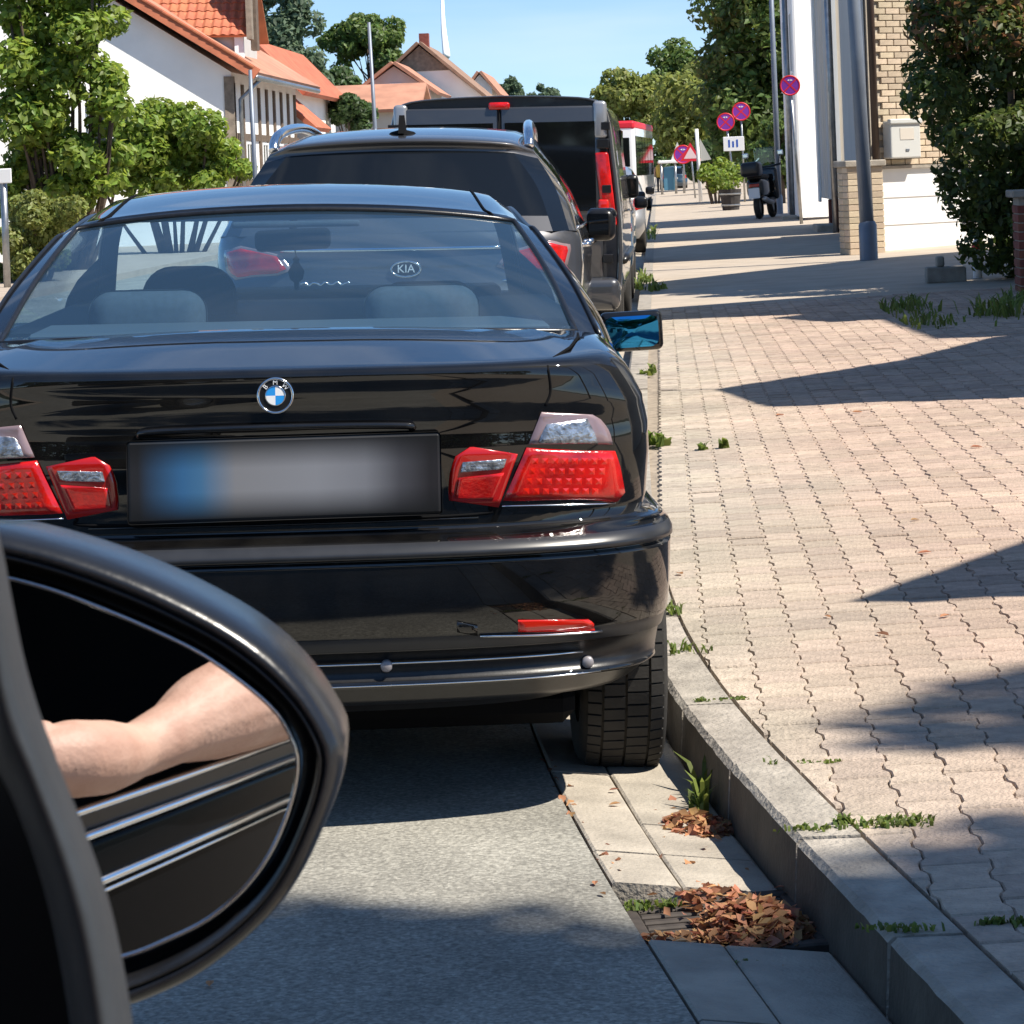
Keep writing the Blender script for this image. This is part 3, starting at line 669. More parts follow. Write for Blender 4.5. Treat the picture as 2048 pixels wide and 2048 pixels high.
# cabin
box('parcel_shelf', -0.64, 0.64, 0.78, 1.22, 1.055, 1.075, 'interior_mid', coupe, 0.006)
box('cabin_floor', -0.76, 0.76, 1.2, 3.3, 1.046, 1.0551, 'interior_dark', coupe)
box('headlining', -0.50, 0.50, 1.50, 2.55, 1.335, 1.345, 'interior_mid', coupe, 0.004)
box('dashboard', -0.62, 0.62, 2.95, 3.25, 1.052, 1.085, 'interior_dark', coupe, 0.012, 2, True)
def headrest(x, y, z, w, h, d, m, nm='headrest'):
    o = box(nm, -w/2, w/2, -d/2, d/2, -h/2, h/2, m, coupe, min(w, h, d)*0.49 if False else h*0.36, 6, True); o.location = (x, y, z); o.rotation_euler = (R(-8), 0, 0); return o
headrest(-0.39, 1.28, 1.075, 0.31, 0.17, 0.10, 'seat_fabric'); headrest(0.33, 1.28, 1.075, 0.31, 0.17, 0.10, 'seat_fabric')
headrest(-0.33, 2.02, 1.075, 0.27, 0.24, 0.10, 'interior_dark', 'front_headrest'); headrest(0.36, 2.02, 1.06, 0.27, 0.16, 0.10, 'interior_dark', 'front_headrest')
im = box('interior_mirror', -0.12, 0.12, -0.02, 0.02, -0.034, 0.034, 'interior_dark', coupe, 0.02, 3, True); im.location = (-0.05, 2.68, 1.255); im.rotation_euler = (0, R(-2), 0)
tube('mirror_stem', [(-0.05, 2.70, 1.28), (-0.05, 2.80, 1.325)], 0.012, 'interior_dark', coupe)
fr = extr('air_freshener', [(0, 0, 0.0), (0.012, 0, -0.012), (0.008, 0, -0.02), (0.026, 0, -0.05), (0.020, 0, -0.075), (0.008, 0, -0.085), (0.006, 0, -0.11), (-0.006, 0, -0.11), (-0.008, 0, -0.085), (-0.020, 0, -0.075), (-0.026, 0, -0.05), (-0.008, 0, -0.02), (-0.012, 0, -0.012)], (0, 0.003, 0), 'interior_dark', coupe); fr.location = (-0.04, 2.66, 1.205)
tube('freshener_string', [(-0.04, 2.66, 1.205), (-0.045, 2.675, 1.228)], 0.002, 'interior_dark', coupe, 5)
box('third_brake_lamp', -0.17, 0.17, 1.30, 1.36, 1.318, 1.334, 'seat_fabric', coupe, 0.006, 2)
# boot lid lines
lp = rp((1046, 742), (1060, 800), (1078, 824))
gap = dict(rad=0.0035, off=-0.001)
strip_on('lid_gap', sh, [(0.592, 1.016), (0.598, 0.96), (0.585, 0.925)], 'interior_dark', coupe, **gap)
strip_on('lid_gap', sh, [(-0.592, 1.016), (-0.598, 0.96), (-0.585, 0.925)], 'interior_dark', coupe, **gap)
strip_on('lid_gap', sh, [(-0.475, 0.735), (-0.455, 0.705), (-0.42, 0.688), (0, 0.686), (0.42, 0.688), (0.455, 0.705), (0.475, 0.735)], 'interior_dark', coupe, rad=0.004, off=-0.001)
strip_on('lid_edge', sh, [(-0.43, 0.681), (0, 0.679), (0.43, 0.681)], 'paint_black', coupe, rad=0.003, off=0.0)
for s in (-1, 1):
    tube('lid_gap', [(s*0.592, sh.rear_y(0.592, 1.02)+0.004, 1.0225), (s*0.655, 0.30, 1.045), (s*0.69, 0.50, 1.058), (s*0.700, 0.66, 1.062)], 0.0035, 'interior_dark', coupe, 6)
# tail lamps
def lamp(s):
    o = bpy.data.objects.new('tail_lamp', None); link(o, coupe)
    q = lambda *pts: [(s*x, z) for x, z in rp(*pts)]
    patch('clear_lens', sh, q((1083, 824), (1180, 826), (1204, 840), (1219, 862), (1226, 889), (1055, 893)), 'clear_rim', o, 0.005)
    patch('indicator', sh, q((1096, 842), (1174, 836), (1190, 868), (1196, 887), (1076, 891), (1082, 870)), 'clear_lens', o, 0.009)
    patch('red_lens', sh, q((1053, 895), (1226, 891), (1240, 930), (1250, 985), (1246, 998), (1234, 1003), (1003, 1008)), 'red_lens', o, 0.007)
    V = []; Fc = []
    for a in range(8):
        for b in range(4):
            ct = [rear(1062+a*19+w*16-(b*6)+(a*0.8), 914+b*20+hh*16) for w, hh in ((0, 0), (1, 0), (1, 1), (0, 1))]
            i = len(V); mx_ = sum(p[0] for p in ct)/4; mz_ = sum(p[1] for p in ct)/4
            for x, z in ct: V.append((s*x, sh.rear_y(x, z)-0.0065, z))
            V.append((s*mx_, sh.rear_y(mx_, mz_)-0.0082, mz_))
            Fc += [(i+k, i+(k+1) % 4, i+4) for k in range(4)]
    mesh('reflector_cells', V, Fc, 'red_cell', o)
    patch('inner_lens', sh, q((940, 894), (1041, 892), (997, 1014), (899, 1009), (896, 985), (900, 940), (914, 906)), 'red_lens_deep', o, 0.006)
    patch('inner_reflector', sh, q((917, 950), (1008, 945), (985, 1000), (908, 1000)), 'red_lens', o, 0.009)
    patch('reversing_lamp', sh, q((926, 921), (1013, 917), (1007, 937), (921, 944)), 'clear_lens', o, 0.010)
    strip_on('lamp_edge', sh, q((1004, 1012), (1100, 1010), (1230, 1006)), 'chrome', o, 0.0022, 0.004)
for s in (1, -1): lamp(s)
# badge
bx, bz = rear(551, 791)
bo = bpy.data.objects.new('badge', None); link(bo, coupe); by = sh.rear_y(bx, bz)-0.004; bo.location = (bx, by, bz); bo.rotation_euler = (R(-4), 0, 0)
lathe('badge_ring', [(0.041, 0.0), (0.041, -0.006), (0.038, -0.008), (0.035, -0.006), (0.035, 0)], 'chrome', bo, 'y', seg=40)
lathe('badge_disc', [(0.0, -0.004), (0.036, -0.004)], 'black_plastic', bo, 'y', seg=40)
for k in range(4):
    V = [(0, -0.0055, 0)]+[(0.021*math.cos(R(90*k+9*j)), -0.0055, 0.021*math.sin(R(90*k+9*j))) for j in range(11)]
    mesh('quadrant', V, [(0, j+1, j) for j in range(1, 11)], 'white_enamel' if k % 2 == 0 else 'badge_blue', bo)
lathe('inner_ring', [(0.0225, -0.004), (0.0225, -0.0065), (0.0208, -0.0065)], 'chrome', bo, 'y', seg=32)
for ch, a in (('B', 138), ('M', 90), ('W', 42)):
    mt_ = Matrix.Translation((0.0288*math.cos(R(a)), -0.0052, 0.0288*math.sin(R(a)))) @ Matrix.Rotation(R(90-a), 4, 'Y') @ Matrix.Rotation(R(90), 4, 'X')
    text_mesh('letter', ch, 0.015, 0.0006, 'white_enamel', bo, mt_)
# plate, handle strip, bumper fittings
px0, pz0 = rear(571, 954)
pl = box('number_plate', -0.345, 0.345, -0.004, 0.004, -0.092, 0.092, 'plate', coupe, 0.008, 2); pl.location = (px0, sh.rear_y(0.2, pz0)-0.022, pz0); pl.rotation_euler = (R(-1), R(-0.3), 0)
pr = [(x, sh.rear_y(x, 0.9)-d, z) for x, z, d in ((-0.315, 0.882, 0.002), (-0.30, 0.892, 0.012), (-0.15, 0.896, 0.016), (0.1, 0.897, 0.016), (0.27, 0.893, 0.013), (0.285, 0.884, 0.002))]
tube('lid_handle', smooth_path(pr, 4), 0.008, 'paint_black', coupe, 8)
for s in (1, -1):
    q = [(s*x, z) for x, z in rp((1036, 1240), (1175, 1238), (1188, 1246), (1190, 1262), (1036, 1264))]
    patch('reflector', sh, q, 'red_cell', coupe, 0.002, thick=0.006)
    q = [(s*x, z) for x, z in rp((960, 1272), (1080, 1270), (1204, 1262))]
    strip_on('reflector_trim', sh, q, 'chrome', coupe, 0.003, 0.004)
q = rp((914, 1243), (955, 1243), (955, 1272), (914, 1272)); patch('tow_cover', sh, q, 'paint_black', coupe, 0.002, 3, 3, 0.006)
zl = 0.372
strip_on('sensor_rail', sh, [(-0.66, zl), (0, zl), (0.66, zl)], 'chrome', coupe, 0.0028, 0.006, 12)
for x, z in (rear(773, 1331), rear(1175, 1323), (-0.24, zl), (-0.62, zl)):
    o = lathe('parking_sensor', [(0, -0.014), (0.011, -0.014), (0.0135, -0.010), (0.0135, 0.01)], 'sensor', coupe, 'y', (x, sh.rear_y(x, z), z), 16)
strip_on('valance_edge', sh, [(-0.70, 0.327), (0, 0.327), (0.70, 0.327)], 'chrome', coupe, 0.0018, 0.003, 12)  # bright tube added for the thin highlight along the lower lip
box('underbody', -0.66, 0.66, 0.35, 4.1, 0.16, 0.252, 'interior_dark', coupe, 0.03)
tube('exhaust', [(-0.45, 0.10, 0.25), (-0.45, 0.4, 0.25)], 0.032, 'steel', coupe, 14)
tube('axle', [(-0.7, 0.86, 0.26), (0.7, 0.86, 0.26)], 0.05, 'interior_dark', coupe, 8)
# door mirrors and handle
for s in (1, -1):
    for wy in (0.86, 3.60): tube('arch_lip', [(s*(0.846+0.012*math.sin(a_)), wy+0.352*math.cos(a_), 0.285+0.352*math.sin(a_)) for a_ in np.linspace(0.05, math.pi-0.05, 22)], 0.016, 'paint_black', coupe, 8)
    mo = bpy.data.objects.new('door_mirror', None); link(mo, coupe); mo.location = (1.018 if s > 0 else -0.955, 2.62, 0.945); mo.rotation_euler = (R(2), R(-2.5), R(-3) if s > 0 else R(10))
    hb = box_data(-0.100, 0.100, -0.02, 0.10, -0.064, 0.064, 0.020, 4); 
    for v in hb.verts:
        if v.co.y > 0.04: v.co.x *= 0.8; v.co.z *= 0.75
    frombm('mirror_housing', hb, 'paint_black', mo, True)
    rr = [(sx_*(0.086-0.028)+0.028*math.cos(a_), sz_*(0.050-0.028)+0.028*math.sin(a_)) for sx_, sz_, a0 in ((1, 1, 0), (-1, 1, 90), (-1, -1, 180), (1, -1, 270)) for a_ in [R(a0+15*k_) for k_ in range(7)]]
    grid('mirror_glass', [[(x_*k_, -0.0235-0.006*(1-k_*k_), z_*k_) for x_, z_ in rr] for k_ in (0.01, 0.2, 0.4, 0.6, 0.8, 1.0)], 'mirror_blue', mo, True, closed=True)
    tube('mirror_arm', [(-s*0.07, 0.03, -0.05), (-s*0.15, 0.06, -0.03)], 0.022, 'paint_black', mo, 8)
    tube('door_handle', [(s*0.868, 1.72, 0.865), (s*0.893, 1.75, 0.87), (s*0.893, 1.9, 0.87), (s*0.868, 1.93, 0.865)], 0.011, 'paint_black', coupe, 8)
    tube('rub_strip', [(s*0.872, 1.3, 0.60), (s*0.876, 2.2, 0.605), (s*0.872, 3.1, 0.60)], 0.012, 'black_plastic', coupe, 6)
    lathe('side_lamp', [(0, 0.006), (0.02, 0.003), (0.024, -0.004)], 'clear_lens', coupe, 'x', (s*0.868, 3.95, 0.62), 12)

# ---- the brown estate-SUV in front of it
def suv():
    t = thing('suv_car', 'dark grey-brown SUV with silver roof rails and shark-fin aerial, ahead of the black coupe', 'car', (-1.335, 13.2, 0.0), (0, R(1.2), R(0.6)))
    zt2 = lambda y: float(np.interp(y, [0, 1, 3.2, 4.3], [1.06, 1.06, 1.05, 0.88]))
    cp2 = [(0.28, 0.78, 0.14, 4.30, 0.35), (0.36, 0.88, 0.05, 4.38, 0.42), (0.55, 0.915, 0.02, 4.42, 0.45), (0.68, 0.92, 0.0, 4.42, 0.45), (0.72, 0.92, 0.02, 4.42, 0.45), (0.74, 0.915, 0.07, 4.40, 0.44),
           (0.90, 0.925, 0.085, 4.38, 0.44), (1.0, 0.92, 0.10, 4.34, 0.44), (1.05, 0.905, 0.115, 4.32, 0.43), (1.06, 0.89, 0.13, 4.30, 0.42)]
    cp2 = [(z if z < 0.3 else z*1.105, W_, a_, b_, c_) for z, W_, a_, b_, c_ in cp2]; zt2 = lambda y: float(np.interp(y, [0, 1, 3.2, 4.3], [1.171, 1.171, 1.15, 0.95]))
    s2 = Shell(cp2, 4.44, 2.8, 0.8, zt2, 1.171, 0.85)
    rows = s2.rows([c[0] for c in cp2])+s2.cap(1.171, [0.97, 0.9, 0.7, 0.4, 0.1], 0.01)
    grid('body', rows, 'paint_brown', t, True, closed=True)
    gr2 = [((0, 0.12, 1.165), (0.78, 0.24, 1.16), (0.86, 0.33, 1.16), (0.90, 0.42, 1.15)),
           ((0, 0.34, 1.40), (0.70, 0.44, 1.38), (0.79, 0.55, 1.37), (0.89, 0.75, 1.16)),
           ((0, 0.50, 1.575), (0.58, 0.56, 1.555), (0.70, 0.64, 1.525), (0.90, 1.0, 1.16)),
           ((0, 0.55, 1.645), (0.57, 0.62, 1.615), (0.665, 0.72, 1.585), (0.905, 1.1, 1.16)),
           ((0, 1.4, 1.705), (0.55, 1.42, 1.672), (0.645, 1.44, 1.635), (0.91, 1.5, 1.16)),
           ((0, 2.45, 1.665), (0.56, 2.40, 1.635), (0.645, 2.38, 1.60), (0.905, 2.5, 1.15)),
           ((0, 3.35, 1.19), (0.70, 3.12, 1.18), (0.78, 3.1, 1.17), (0.88, 3.2, 1.13))]
    pc, e, G, K, B, P = greenhouse(t, gr2, None)
    pc('rear_window', e[0]+2, e[2], -G, G, 'glass_dark'); pc('windscreen', e[5], e[6], -G, G, 'glass_side'); pc('roof_panel', e[2], e[5], -K, K, 'paint_brown')
    pc('tailgate', e[0], e[0]+2, -G, G, 'paint_brown')
    for s in (1, -1):
        f = lambda a, b: (a, b) if s > 0 else (-b, -a)
        pc('roof_pillar', e[0], e[2], *f(G, K), 'glass_dark'); pc('roof_pillar', e[5], e[6], *f(G, K), 'paint_brown'); pc('quarter_panel', e[0], e[3], *f(K, B), 'paint_brown'); pc('side_window', e[3], e[6], *f(K, B), 'glass_dark')
        tube('roof_rail', smooth_path([(s*0.655, 0.66, 1.585), (s*0.655, 0.70, 1.63), (s*0.645, 0.82, 1.672), (s*0.63, 1.2, 1.705), (s*0.62, 1.7, 1.715), (s*0.615, 2.3, 1.685), (s*0.61, 2.5, 1.63)], 5), 0.027, 'chrome', t, 10)
        tube('window_chrome', [P(v, s*B)+Vector((s*0.006, 0, 0.006)) for v in range(e[1], e[6]+1)], 0.008, 'chrome', t, 6)
        o = bpy.data.objects.new('tail_lamp', None); link(o, t)
        patch('lamp_rim', s2, [(s*a, b) for a, b in ((0.500, 0.990), (0.560, 1.071), (0.770, 1.115), (0.858, 1.111), (0.870, 1.075), (0.848, 0.977), (0.798, 0.945), (0.600, 0.959))], 'clear_rim', o, 0.006)
        patch('red_lens', s2, [(s*a, b) for a, b in ((0.530, 0.995), (0.580, 1.062), (0.770, 1.102), (0.843, 1.097), (0.855, 1.066), (0.833, 0.986), (0.788, 0.959), (0.610, 0.969))], 'red_lens', o, 0.012)
        tube('door_handle', [(s*0.915, 1.30, 1.06), (s*0.945, 1.33, 1.065), (s*0.945, 1.48, 1.065), (s*0.915, 1.50, 1.06)], 0.014, 'chrome', t, 8)
        tube('door_handle', [(s*0.915, 2.25, 1.05), (s*0.945, 2.28, 1.055), (s*0.945, 2.43, 1.055), (s*0.915, 2.45, 1.05)], 0.014, 'chrome', t, 8)
        mo = bpy.data.objects.new('door_mirror', None); link(mo, t); mo.location = (s*0.985, 2.75, 1.14); mo.rotation_euler = (0, 0, s*R(-12))
        hb = box_data(-0.085, 0.085, -0.02, 0.11, -0.10, 0.09, 0.05, 4)
        frombm('mirror_housing', hb, 'black_plastic', mo, True); box('mirror_glass', -0.06, 0.06, -0.026, -0.021, -0.065, 0.062, 'glass_dark', mo, 0.0)
        frombm('mirror_cap', box_data(-0.080, 0.088, 0.0, 0.112, 0.02, 0.094, 0.035, 4), 'chrome' if False else 'paint_black', mo, True)
        tube('mirror_foot', [(-s*0.04, 0.04, -0.08), (-s*0.10, 0.06, -0.11)], 0.03, 'black_plastic', mo)
        for yy in (0.86, 3.50): wheel(t, s*0.80, yy, 0.33, 0.345, 0.22, 'steel', s)
        V, Fc = tube_data([(s*0.86, 0.86+0.40*math.cos(a), 0.33+0.40*math.sin(a)) for a in np.linspace(-0.3, math.pi+0.3, 16)], 0.07, 8); mesh('arch_trim', V, Fc, 'black_plastic', t, True)
    tube('chrome_bar', [(x, s2.rear_y(x, 1.085)-0.008, 1.088) for x in np.linspace(-0.56, 0.56, 15)], 0.010, 'chrome', t)
    patch('bumper_guard', s2, [(-0.84, 0.36), (0.84, 0.36), (0.86, 0.62), (-0.86, 0.62)], 'black_plastic', t, 0.006, 4, 14)
    bo = bpy.data.objects.new('badge', None); link(bo, t); bo.location = (0.06, s2.rear_y(0, 0.99)-0.006, 0.99)
    V = [(0.072*math.cos(a), -0.004, 0.038*math.sin(a)) for a in np.linspace(0, 2*math.pi, 33)[:-1]]
    tube('badge_ring', V, 0.0055, 'chrome', bo, 6, closed=True)
    text_mesh('letters', 'KIA', 0.056, 0.004, 'white_enamel', bo, Matrix.Translation((0, -0.004, 0)) @ Matrix.Rotation(R(90), 4, 'X'))
    box('badge_plate', -0.064, 0.064, 0, 0.004, -0.03, 0.03, 'black_plastic', bo)
    V = [(-0.46+0.02*k, s2.rear_y(0.36, 0.92)-0.004, 0.925+0.008*math.sin(k*2.3)) for k in range(13)]; tube('model_script', smooth_path(V, 4), 0.005, 'chrome', t, 6)
    tube('trim_script', [(0.52+0.02*k, s2.rear_y(0.58, 0.92)-0.004, 0.925) for k in range(7)], 0.007, 'chrome', t, 6)
    extr('aerial', [(0, 0.66, 1.655), (0, 0.62, 1.665), (0, 0.70, 1.76), (0, 0.80, 1.695), (0, 0.84, 1.67)], (0.028, 0, 0), 'interior_dark', t).location = (-0.014, 0, 0)
    lathe('aerial_base', [(0.075, 0), (0.06, 0.014), (0.0, 0.03)], 'interior_dark', t, 'z', (0, 0.73, 1.66), 16)
    box('licence_plate', -0.26, 0.26, 0.035, 0.045, 0.73, 0.84, 'plastic_light', t, 0.003)
    box('underbody', -0.75, 0.75, 0.4, 4.1, 0.2, 0.4, 'interior_dark', t)
suv()

# ---- the grey van beyond
def van():
    t = thing('panel_van', 'dark grey high van with twin rear doors and tall red tail lamp, beyond the SUV', 'van', (-1.27, 21.4, 0.0), (0, R(1.0), R(-0.6)))
    def sec(y, k, dz=0.0, dw=0.0):
        half = [(0.0, 0.32), (0.80, 0.32), (0.90, 0.40), (0.945, 0.62), (0.955, 0.95), (0.935, 1.25), (0.905, 1.55), (0.875, 1.82), (0.83, 1.96), (0.72, 2.025), (0.4, 2.05), (0.0, 2.06)]
        half = [(x*k-(dw if x > 0.5 else 0), 0.32+(z-0.32)*(1-dz*0.5)) for x, z in half]
        P = smooth_path([(x, y, z) for x, z in half], 3)
        return P+[Vector((-p.x, p.y, p.z)) for p in reversed(P[1:-1])]
    secs = [sec(0.06, 0.95, 0.02), sec(0.02, 0.975, 0.01), sec(0.06, 0.995), sec(0.16, 1.0), sec(1.2, 1.0), sec(2.4, 1.0), sec(3.4, 1.0), sec(3.75, 0.97, 0.2)]
    grid('body', [[tuple(p) for p in s_] for s_ in secs], 'paint_grey', t, True, closed=True)
    mesh('rear_panel', [tuple(p) for p in secs[0]], [tuple(range(len(secs[0])))], 'paint_grey', t)
    nose = [sec(3.75, 0.97, 0.2), sec(4.2, 0.93, 0.9), sec(4.75, 0.85, 1.15)]
    grid('nose', [[tuple(p) for p in s_] for s_ in nose], 'paint_grey', t, True, closed=True)
    for s in (-1, 1):
        d = bpy.data.objects.new('rear_door', None); link(d, t)
        x0, x1 = (0.006, 0.80) if s > 0 else (-0.80, -0.006)
        frombm('door_skin', box_data(x0, x1, -0.012, 0.03, 0.42, 1.965, 0.02, 3), 'paint_grey', d, True)
        frombm('door_window', box_data(x0+0.035, x1-0.045, -0.017, 0.0, 1.13, 1.84, 0.0), 'glass_dark', d)
        for zz in (0.75, 1.3, 1.80): box('hinge', s*0.80, s*0.875, -0.025, 0.02, zz-0.035, zz+0.035, 'black_plastic', d, 0.008)
        l = bpy.data.objects.new('tail_lamp', None); link(l, t)
        q = box_data(s*0.832-0.06, s*0.832+0.06, -0.02, 0.12, 1.00, 1.60, 0.03, 3)
        for v in q.verts: v.co.x += s*(1.25-v.co.z)*0.10
        frombm('red_lens', q, 'red_lens', l, True)
        q = box_data(s*0.80-0.03, s*0.80+0.055, -0.028, 0.02, 1.10, 1.22, 0.015, 2); frombm('reversing_lamp', q, 'red_cell', l, True)
        q = box_data(s*0.815-0.05, s*0.815+0.05, -0.02, 0.05, 1.62, 1.70, 0.01, 2); frombm('lamp_cap', q, 'black_plastic', l)
        q = box_data(s*0.79-0.05, s*0.79+0.06, -0.022, 0.10, 1.70, 2.0, 0.03, 3)
        frombm('corner_pillar', q, 'paint_silver', t, True)  # lighter paint puts the corner's sunlight into its colour
        for yy in (0.85, 3.9): wheel(t, s*0.82, yy, 0.31, 0.33, 0.22, 'plastic_light', s)
        mo = bpy.data.objects.new('door_mirror', None); link(mo, t); mo.location = (s*0.965, 3.75, 1.30)
        frombm('mirror_housing', box_data(-0.06, 0.06, -0.03, 0.08, -0.12, 0.10, 0.045, 3), 'black_plastic', mo, True)
        box('mirror_glass', -0.04, 0.04, -0.036, -0.03, -0.08, 0.06, 'glass_dark', mo)
        box('side_window', s*0.88 if s > 0 else s*0.90, s*0.90 if s > 0 else s*0.88, 2.6, 3.3, 1.25, 1.8, 'glass_dark', t)
        tube('side_moulding', [(s*0.957, 0.3, 0.72), (s*0.962, 1.5, 0.72), (s*0.957, 3.4, 0.72)], 0.03, 'black_plastic', t)
    hl = box('high_brake_lamp', -0.085, 0.085, -0.03, 0.03, 1.945, 2.005, 'red_lens', t, 0.02, 3, True)
    frombm('bumper', box_data(-0.93, 0.93, -0.10, 0.2, 0.34, 0.60, 0.07, 4), 'paint_grey', t, True)
    tube('door_seam', [(0, -0.014, 0.45), (0, -0.014, 1.96)], 0.006, 'interior_dark', t)
    box('licence_plate', -0.26, 0.26, -0.02, -0.012, 0.72, 0.83, 'plastic_light', t)
    box('underbody', -0.8, 0.8, 0.2, 4.4, 0.2, 0.36, 'interior_dark', t)
van()

# ---- smaller cars further up
def hatch(label, loc, yaw, paint, h=1.5, group='cars parked up the street'):
    t = thing('hatchback_car', label, 'car', loc, (0, R(1), R(yaw)), group)
    k = h/1.5
    cp3 = [(0.25, 0.74, 0.10, 3.9, 0.3), (0.40, 0.84, 0.03, 3.96, 0.36), (0.60, 0.86, 0.0, 4.0, 0.4), (0.66, 0.855, 0.06, 3.98, 0.4), (0.90, 0.86, 0.08, 3.9, 0.4), (0.98, 0.83, 0.10, 3.88, 0.4), (1.0, 0.80, 0.12, 3.85, 0.4)]
    s3 = Shell(cp3, 4.0, 2.7, 0.7, lambda y: float(np.interp(y, [0, 2.8, 3.9], [1.0, 0.98, 0.78])), 1.0, 0.7)
    grid('body', s3.rows([c[0] for c in cp3])+s3.cap(1.0, [0.96, 0.8, 0.5, 0.1], 0.01), paint, t, True, closed=True)
    g3 = [((0, 0.14, 1.0), (0.70, 0.24, 0.99), (0.77, 0.30, 0.99), (0.81, 0.4, 0.97)), ((0, 0.48, 1.36*k), (0.56, 0.54, 1.34*k), (0.64, 0.6, 1.31*k), (0.82, 0.9, 0.97)), ((0, 1.4, 1.5*k), (0.54, 1.42, 1.47*k), (0.62, 1.44, 1.43*k), (0.82, 1.5, 0.97)),
          ((0, 2.2, 1.46*k), (0.54, 2.18, 1.43*k), (0.62, 2.16, 1.39*k), (0.82, 2.3, 0.97)), ((0, 3.1, 1.0), (0.66, 2.9, 0.99), (0.73, 2.88, 0.98), (0.80, 3.0, 0.95))]
    pc, e, G, K, B, P = greenhouse(t, g3, None, nv=4)
    pc('rear_window', e[0], e[1], -G, G, 'glass_dark'); pc('windscreen', e[3], e[4], -G, G, 'glass_dark'); pc('roof_panel', e[1], e[3], -K, K, paint)
    for s in (1, -1):
        f = lambda a, b: (a, b) if s > 0 else (-b, -a)
        pc('roof_pillar', e[0], e[1], *f(G, K), paint); pc('roof_pillar', e[3], e[4], *f(G, K), paint); pc('quarter_panel', e[0], e[1], *f(K, B), paint); pc('side_window', e[1], e[4], *f(K, B), 'glass_dark')
        patch('tail_lamp', s3, [(s*0.62, 0.70), (s*0.66, 0.94), (s*0.82, 0.94), (s*0.845, 0.72)], 'red_lens', t, 0.01, 4, 5)
        mo = frombm('door_mirror', box_data(s*0.93-0.08, s*0.93+0.08, 2.45, 2.56, 0.98, 1.12, 0.04, 3), 'black_plastic', t, True)
        for yy in (0.75, 3.2): wheel(t, s*0.75, yy, 0.29, 0.30, 0.19, 'steel', s)
    box('licence_plate', -0.26, 0.26, 0.02, 0.03, 0.70, 0.81, 'plastic_light', t)
    box('underbody', -0.66, 0.66, 0.3, 3.7, 0.15, 0.3, 'interior_dark', t)
hatch('dark blue hatchback with red tail lamp just visible beyond the van', (-1.16, 29.5, 0), 0, 'paint_blue', 1.55)
hatch('dark grey hatchback parked between the dark blue car and the silver one', (-1.22, 36.5, 0), 0, 'paint_grey', 1.48)
hatch('silver hatchback parked farthest up the kerb, below the bus', (-1.10, 46, 0), 0, 'paint_silver', 1.5)
def bus():
    t = thing('bus', 'white bus with red stripe along the roof edge, beyond the parked cars', 'bus', (-1.98, 88, 0), (0, 0, R(-3)))
    frombm('body', box_data(-1.27, 1.27, 0, 11, 0.3, 2.95, 0.12, 3), 'paint_white', t, True)
    frombm('roof_stripe', box_data(-1.285, 1.285, -0.02, 11, 2.72, 3.0, 0.08, 2), 'sign_red', t)
    box('rear_window', -1.10, 1.10, -0.03, 0.02, 1.5, 2.45, 'glass_dark', t, 0.02)
    box('engine_cover', -1.1, 1.1, -0.03, 0.02, 0.5, 1.35, 'grey_plastic', t, 0.02)
    for k in range(6): box('side_window', 1.262, 1.29, 0.4+k*1.7, 1.9+k*1.7, 1.2, 2.5, 'glass_dark', t)
    for s in (-1, 1): box('tail_lamp', s*1.12-0.08, s*1.12+0.08, -0.05, 0.02, 0.8, 1.3, 'red_lens', t, 0.02)
    for s in (-1, 1):
        for yy in (2.5, 8.5): wheel(t, s*1.12, yy, 0.45, 0.48, 0.3, 'steel', s)
bus()

# ------------------------------------------------------------------ the car the picture is taken from: wing mirror, door, forearm
PSI = 0.4456
mycar = thing('camera_car', 'black wing mirror and grey window post of the nearest car, lower left', 'car', (-0.394, 0.30, 0.0), (0, 0, PSI))
MI = pmat(mycar).inverted()
MC = at(330, 1530, 0.82); MR = 1.3
MN = Vector((math.sin(0.0315)*math.cos(0.0226), -math.cos(0.0315)*math.cos(0.0226), math.sin(0.0226)))
CEN = MC-MN*MR
def on_plane(px, py):
    d = ray(px, py); o = Vector((0, 0, H)); t = ((MC-o).dot(MN))/d.dot(MN); return o+d*t
def mirror_hit(px, py, off=0.0):
    d = ray(px, py); o = Vector((0, 0, H)); oc = o-CEN; b = oc.dot(d); c = oc.dot(oc)-MR*MR
    p = o+d*(-b-math.sqrt(b*b-c)); n = (p-CEN)/MR; r_ = d-n*(2*d.dot(n))
    pn = Vector((math.cos(PSI), math.sin(PSI), 0)); P0 = Vector((-0.394, 0.30, 1.1))+pn*off
    return p+r_*(((P0-p).dot(pn))/r_.dot(pn))
OUT = [(0, 1058), (104, 1084), (209, 1118), (313, 1160), (417, 1212), (496, 1259), (563, 1311), (621, 1374), (662, 1436), (686, 1483), (688, 1525), (673, 1588), (642, 1666), (600, 1755), (548, 1828), (470, 1901), (391, 1958), (313, 1995), (261, 2014), (150, 2035), (30, 2035), (-120, 1990), (-290, 1900), (-380, 1720), (-410, 1500), (-390, 1280), (-300, 1130), (-150, 1062)]
GLS = [(16, 1157), (104, 1181), (209, 1220), (313, 1264), (407, 1311), (496, 1374), (553, 1426), (579, 1468), (595, 1510), (595, 1556), (579, 1624), (543, 1708), (490, 1781), (417, 1843), (334, 1885), (235, 1922), (60, 1945), (-100, 1925), (-240, 1850), (-320, 1690), (-345, 1500), (-330, 1320), (-250, 1190), (-120, 1143)]
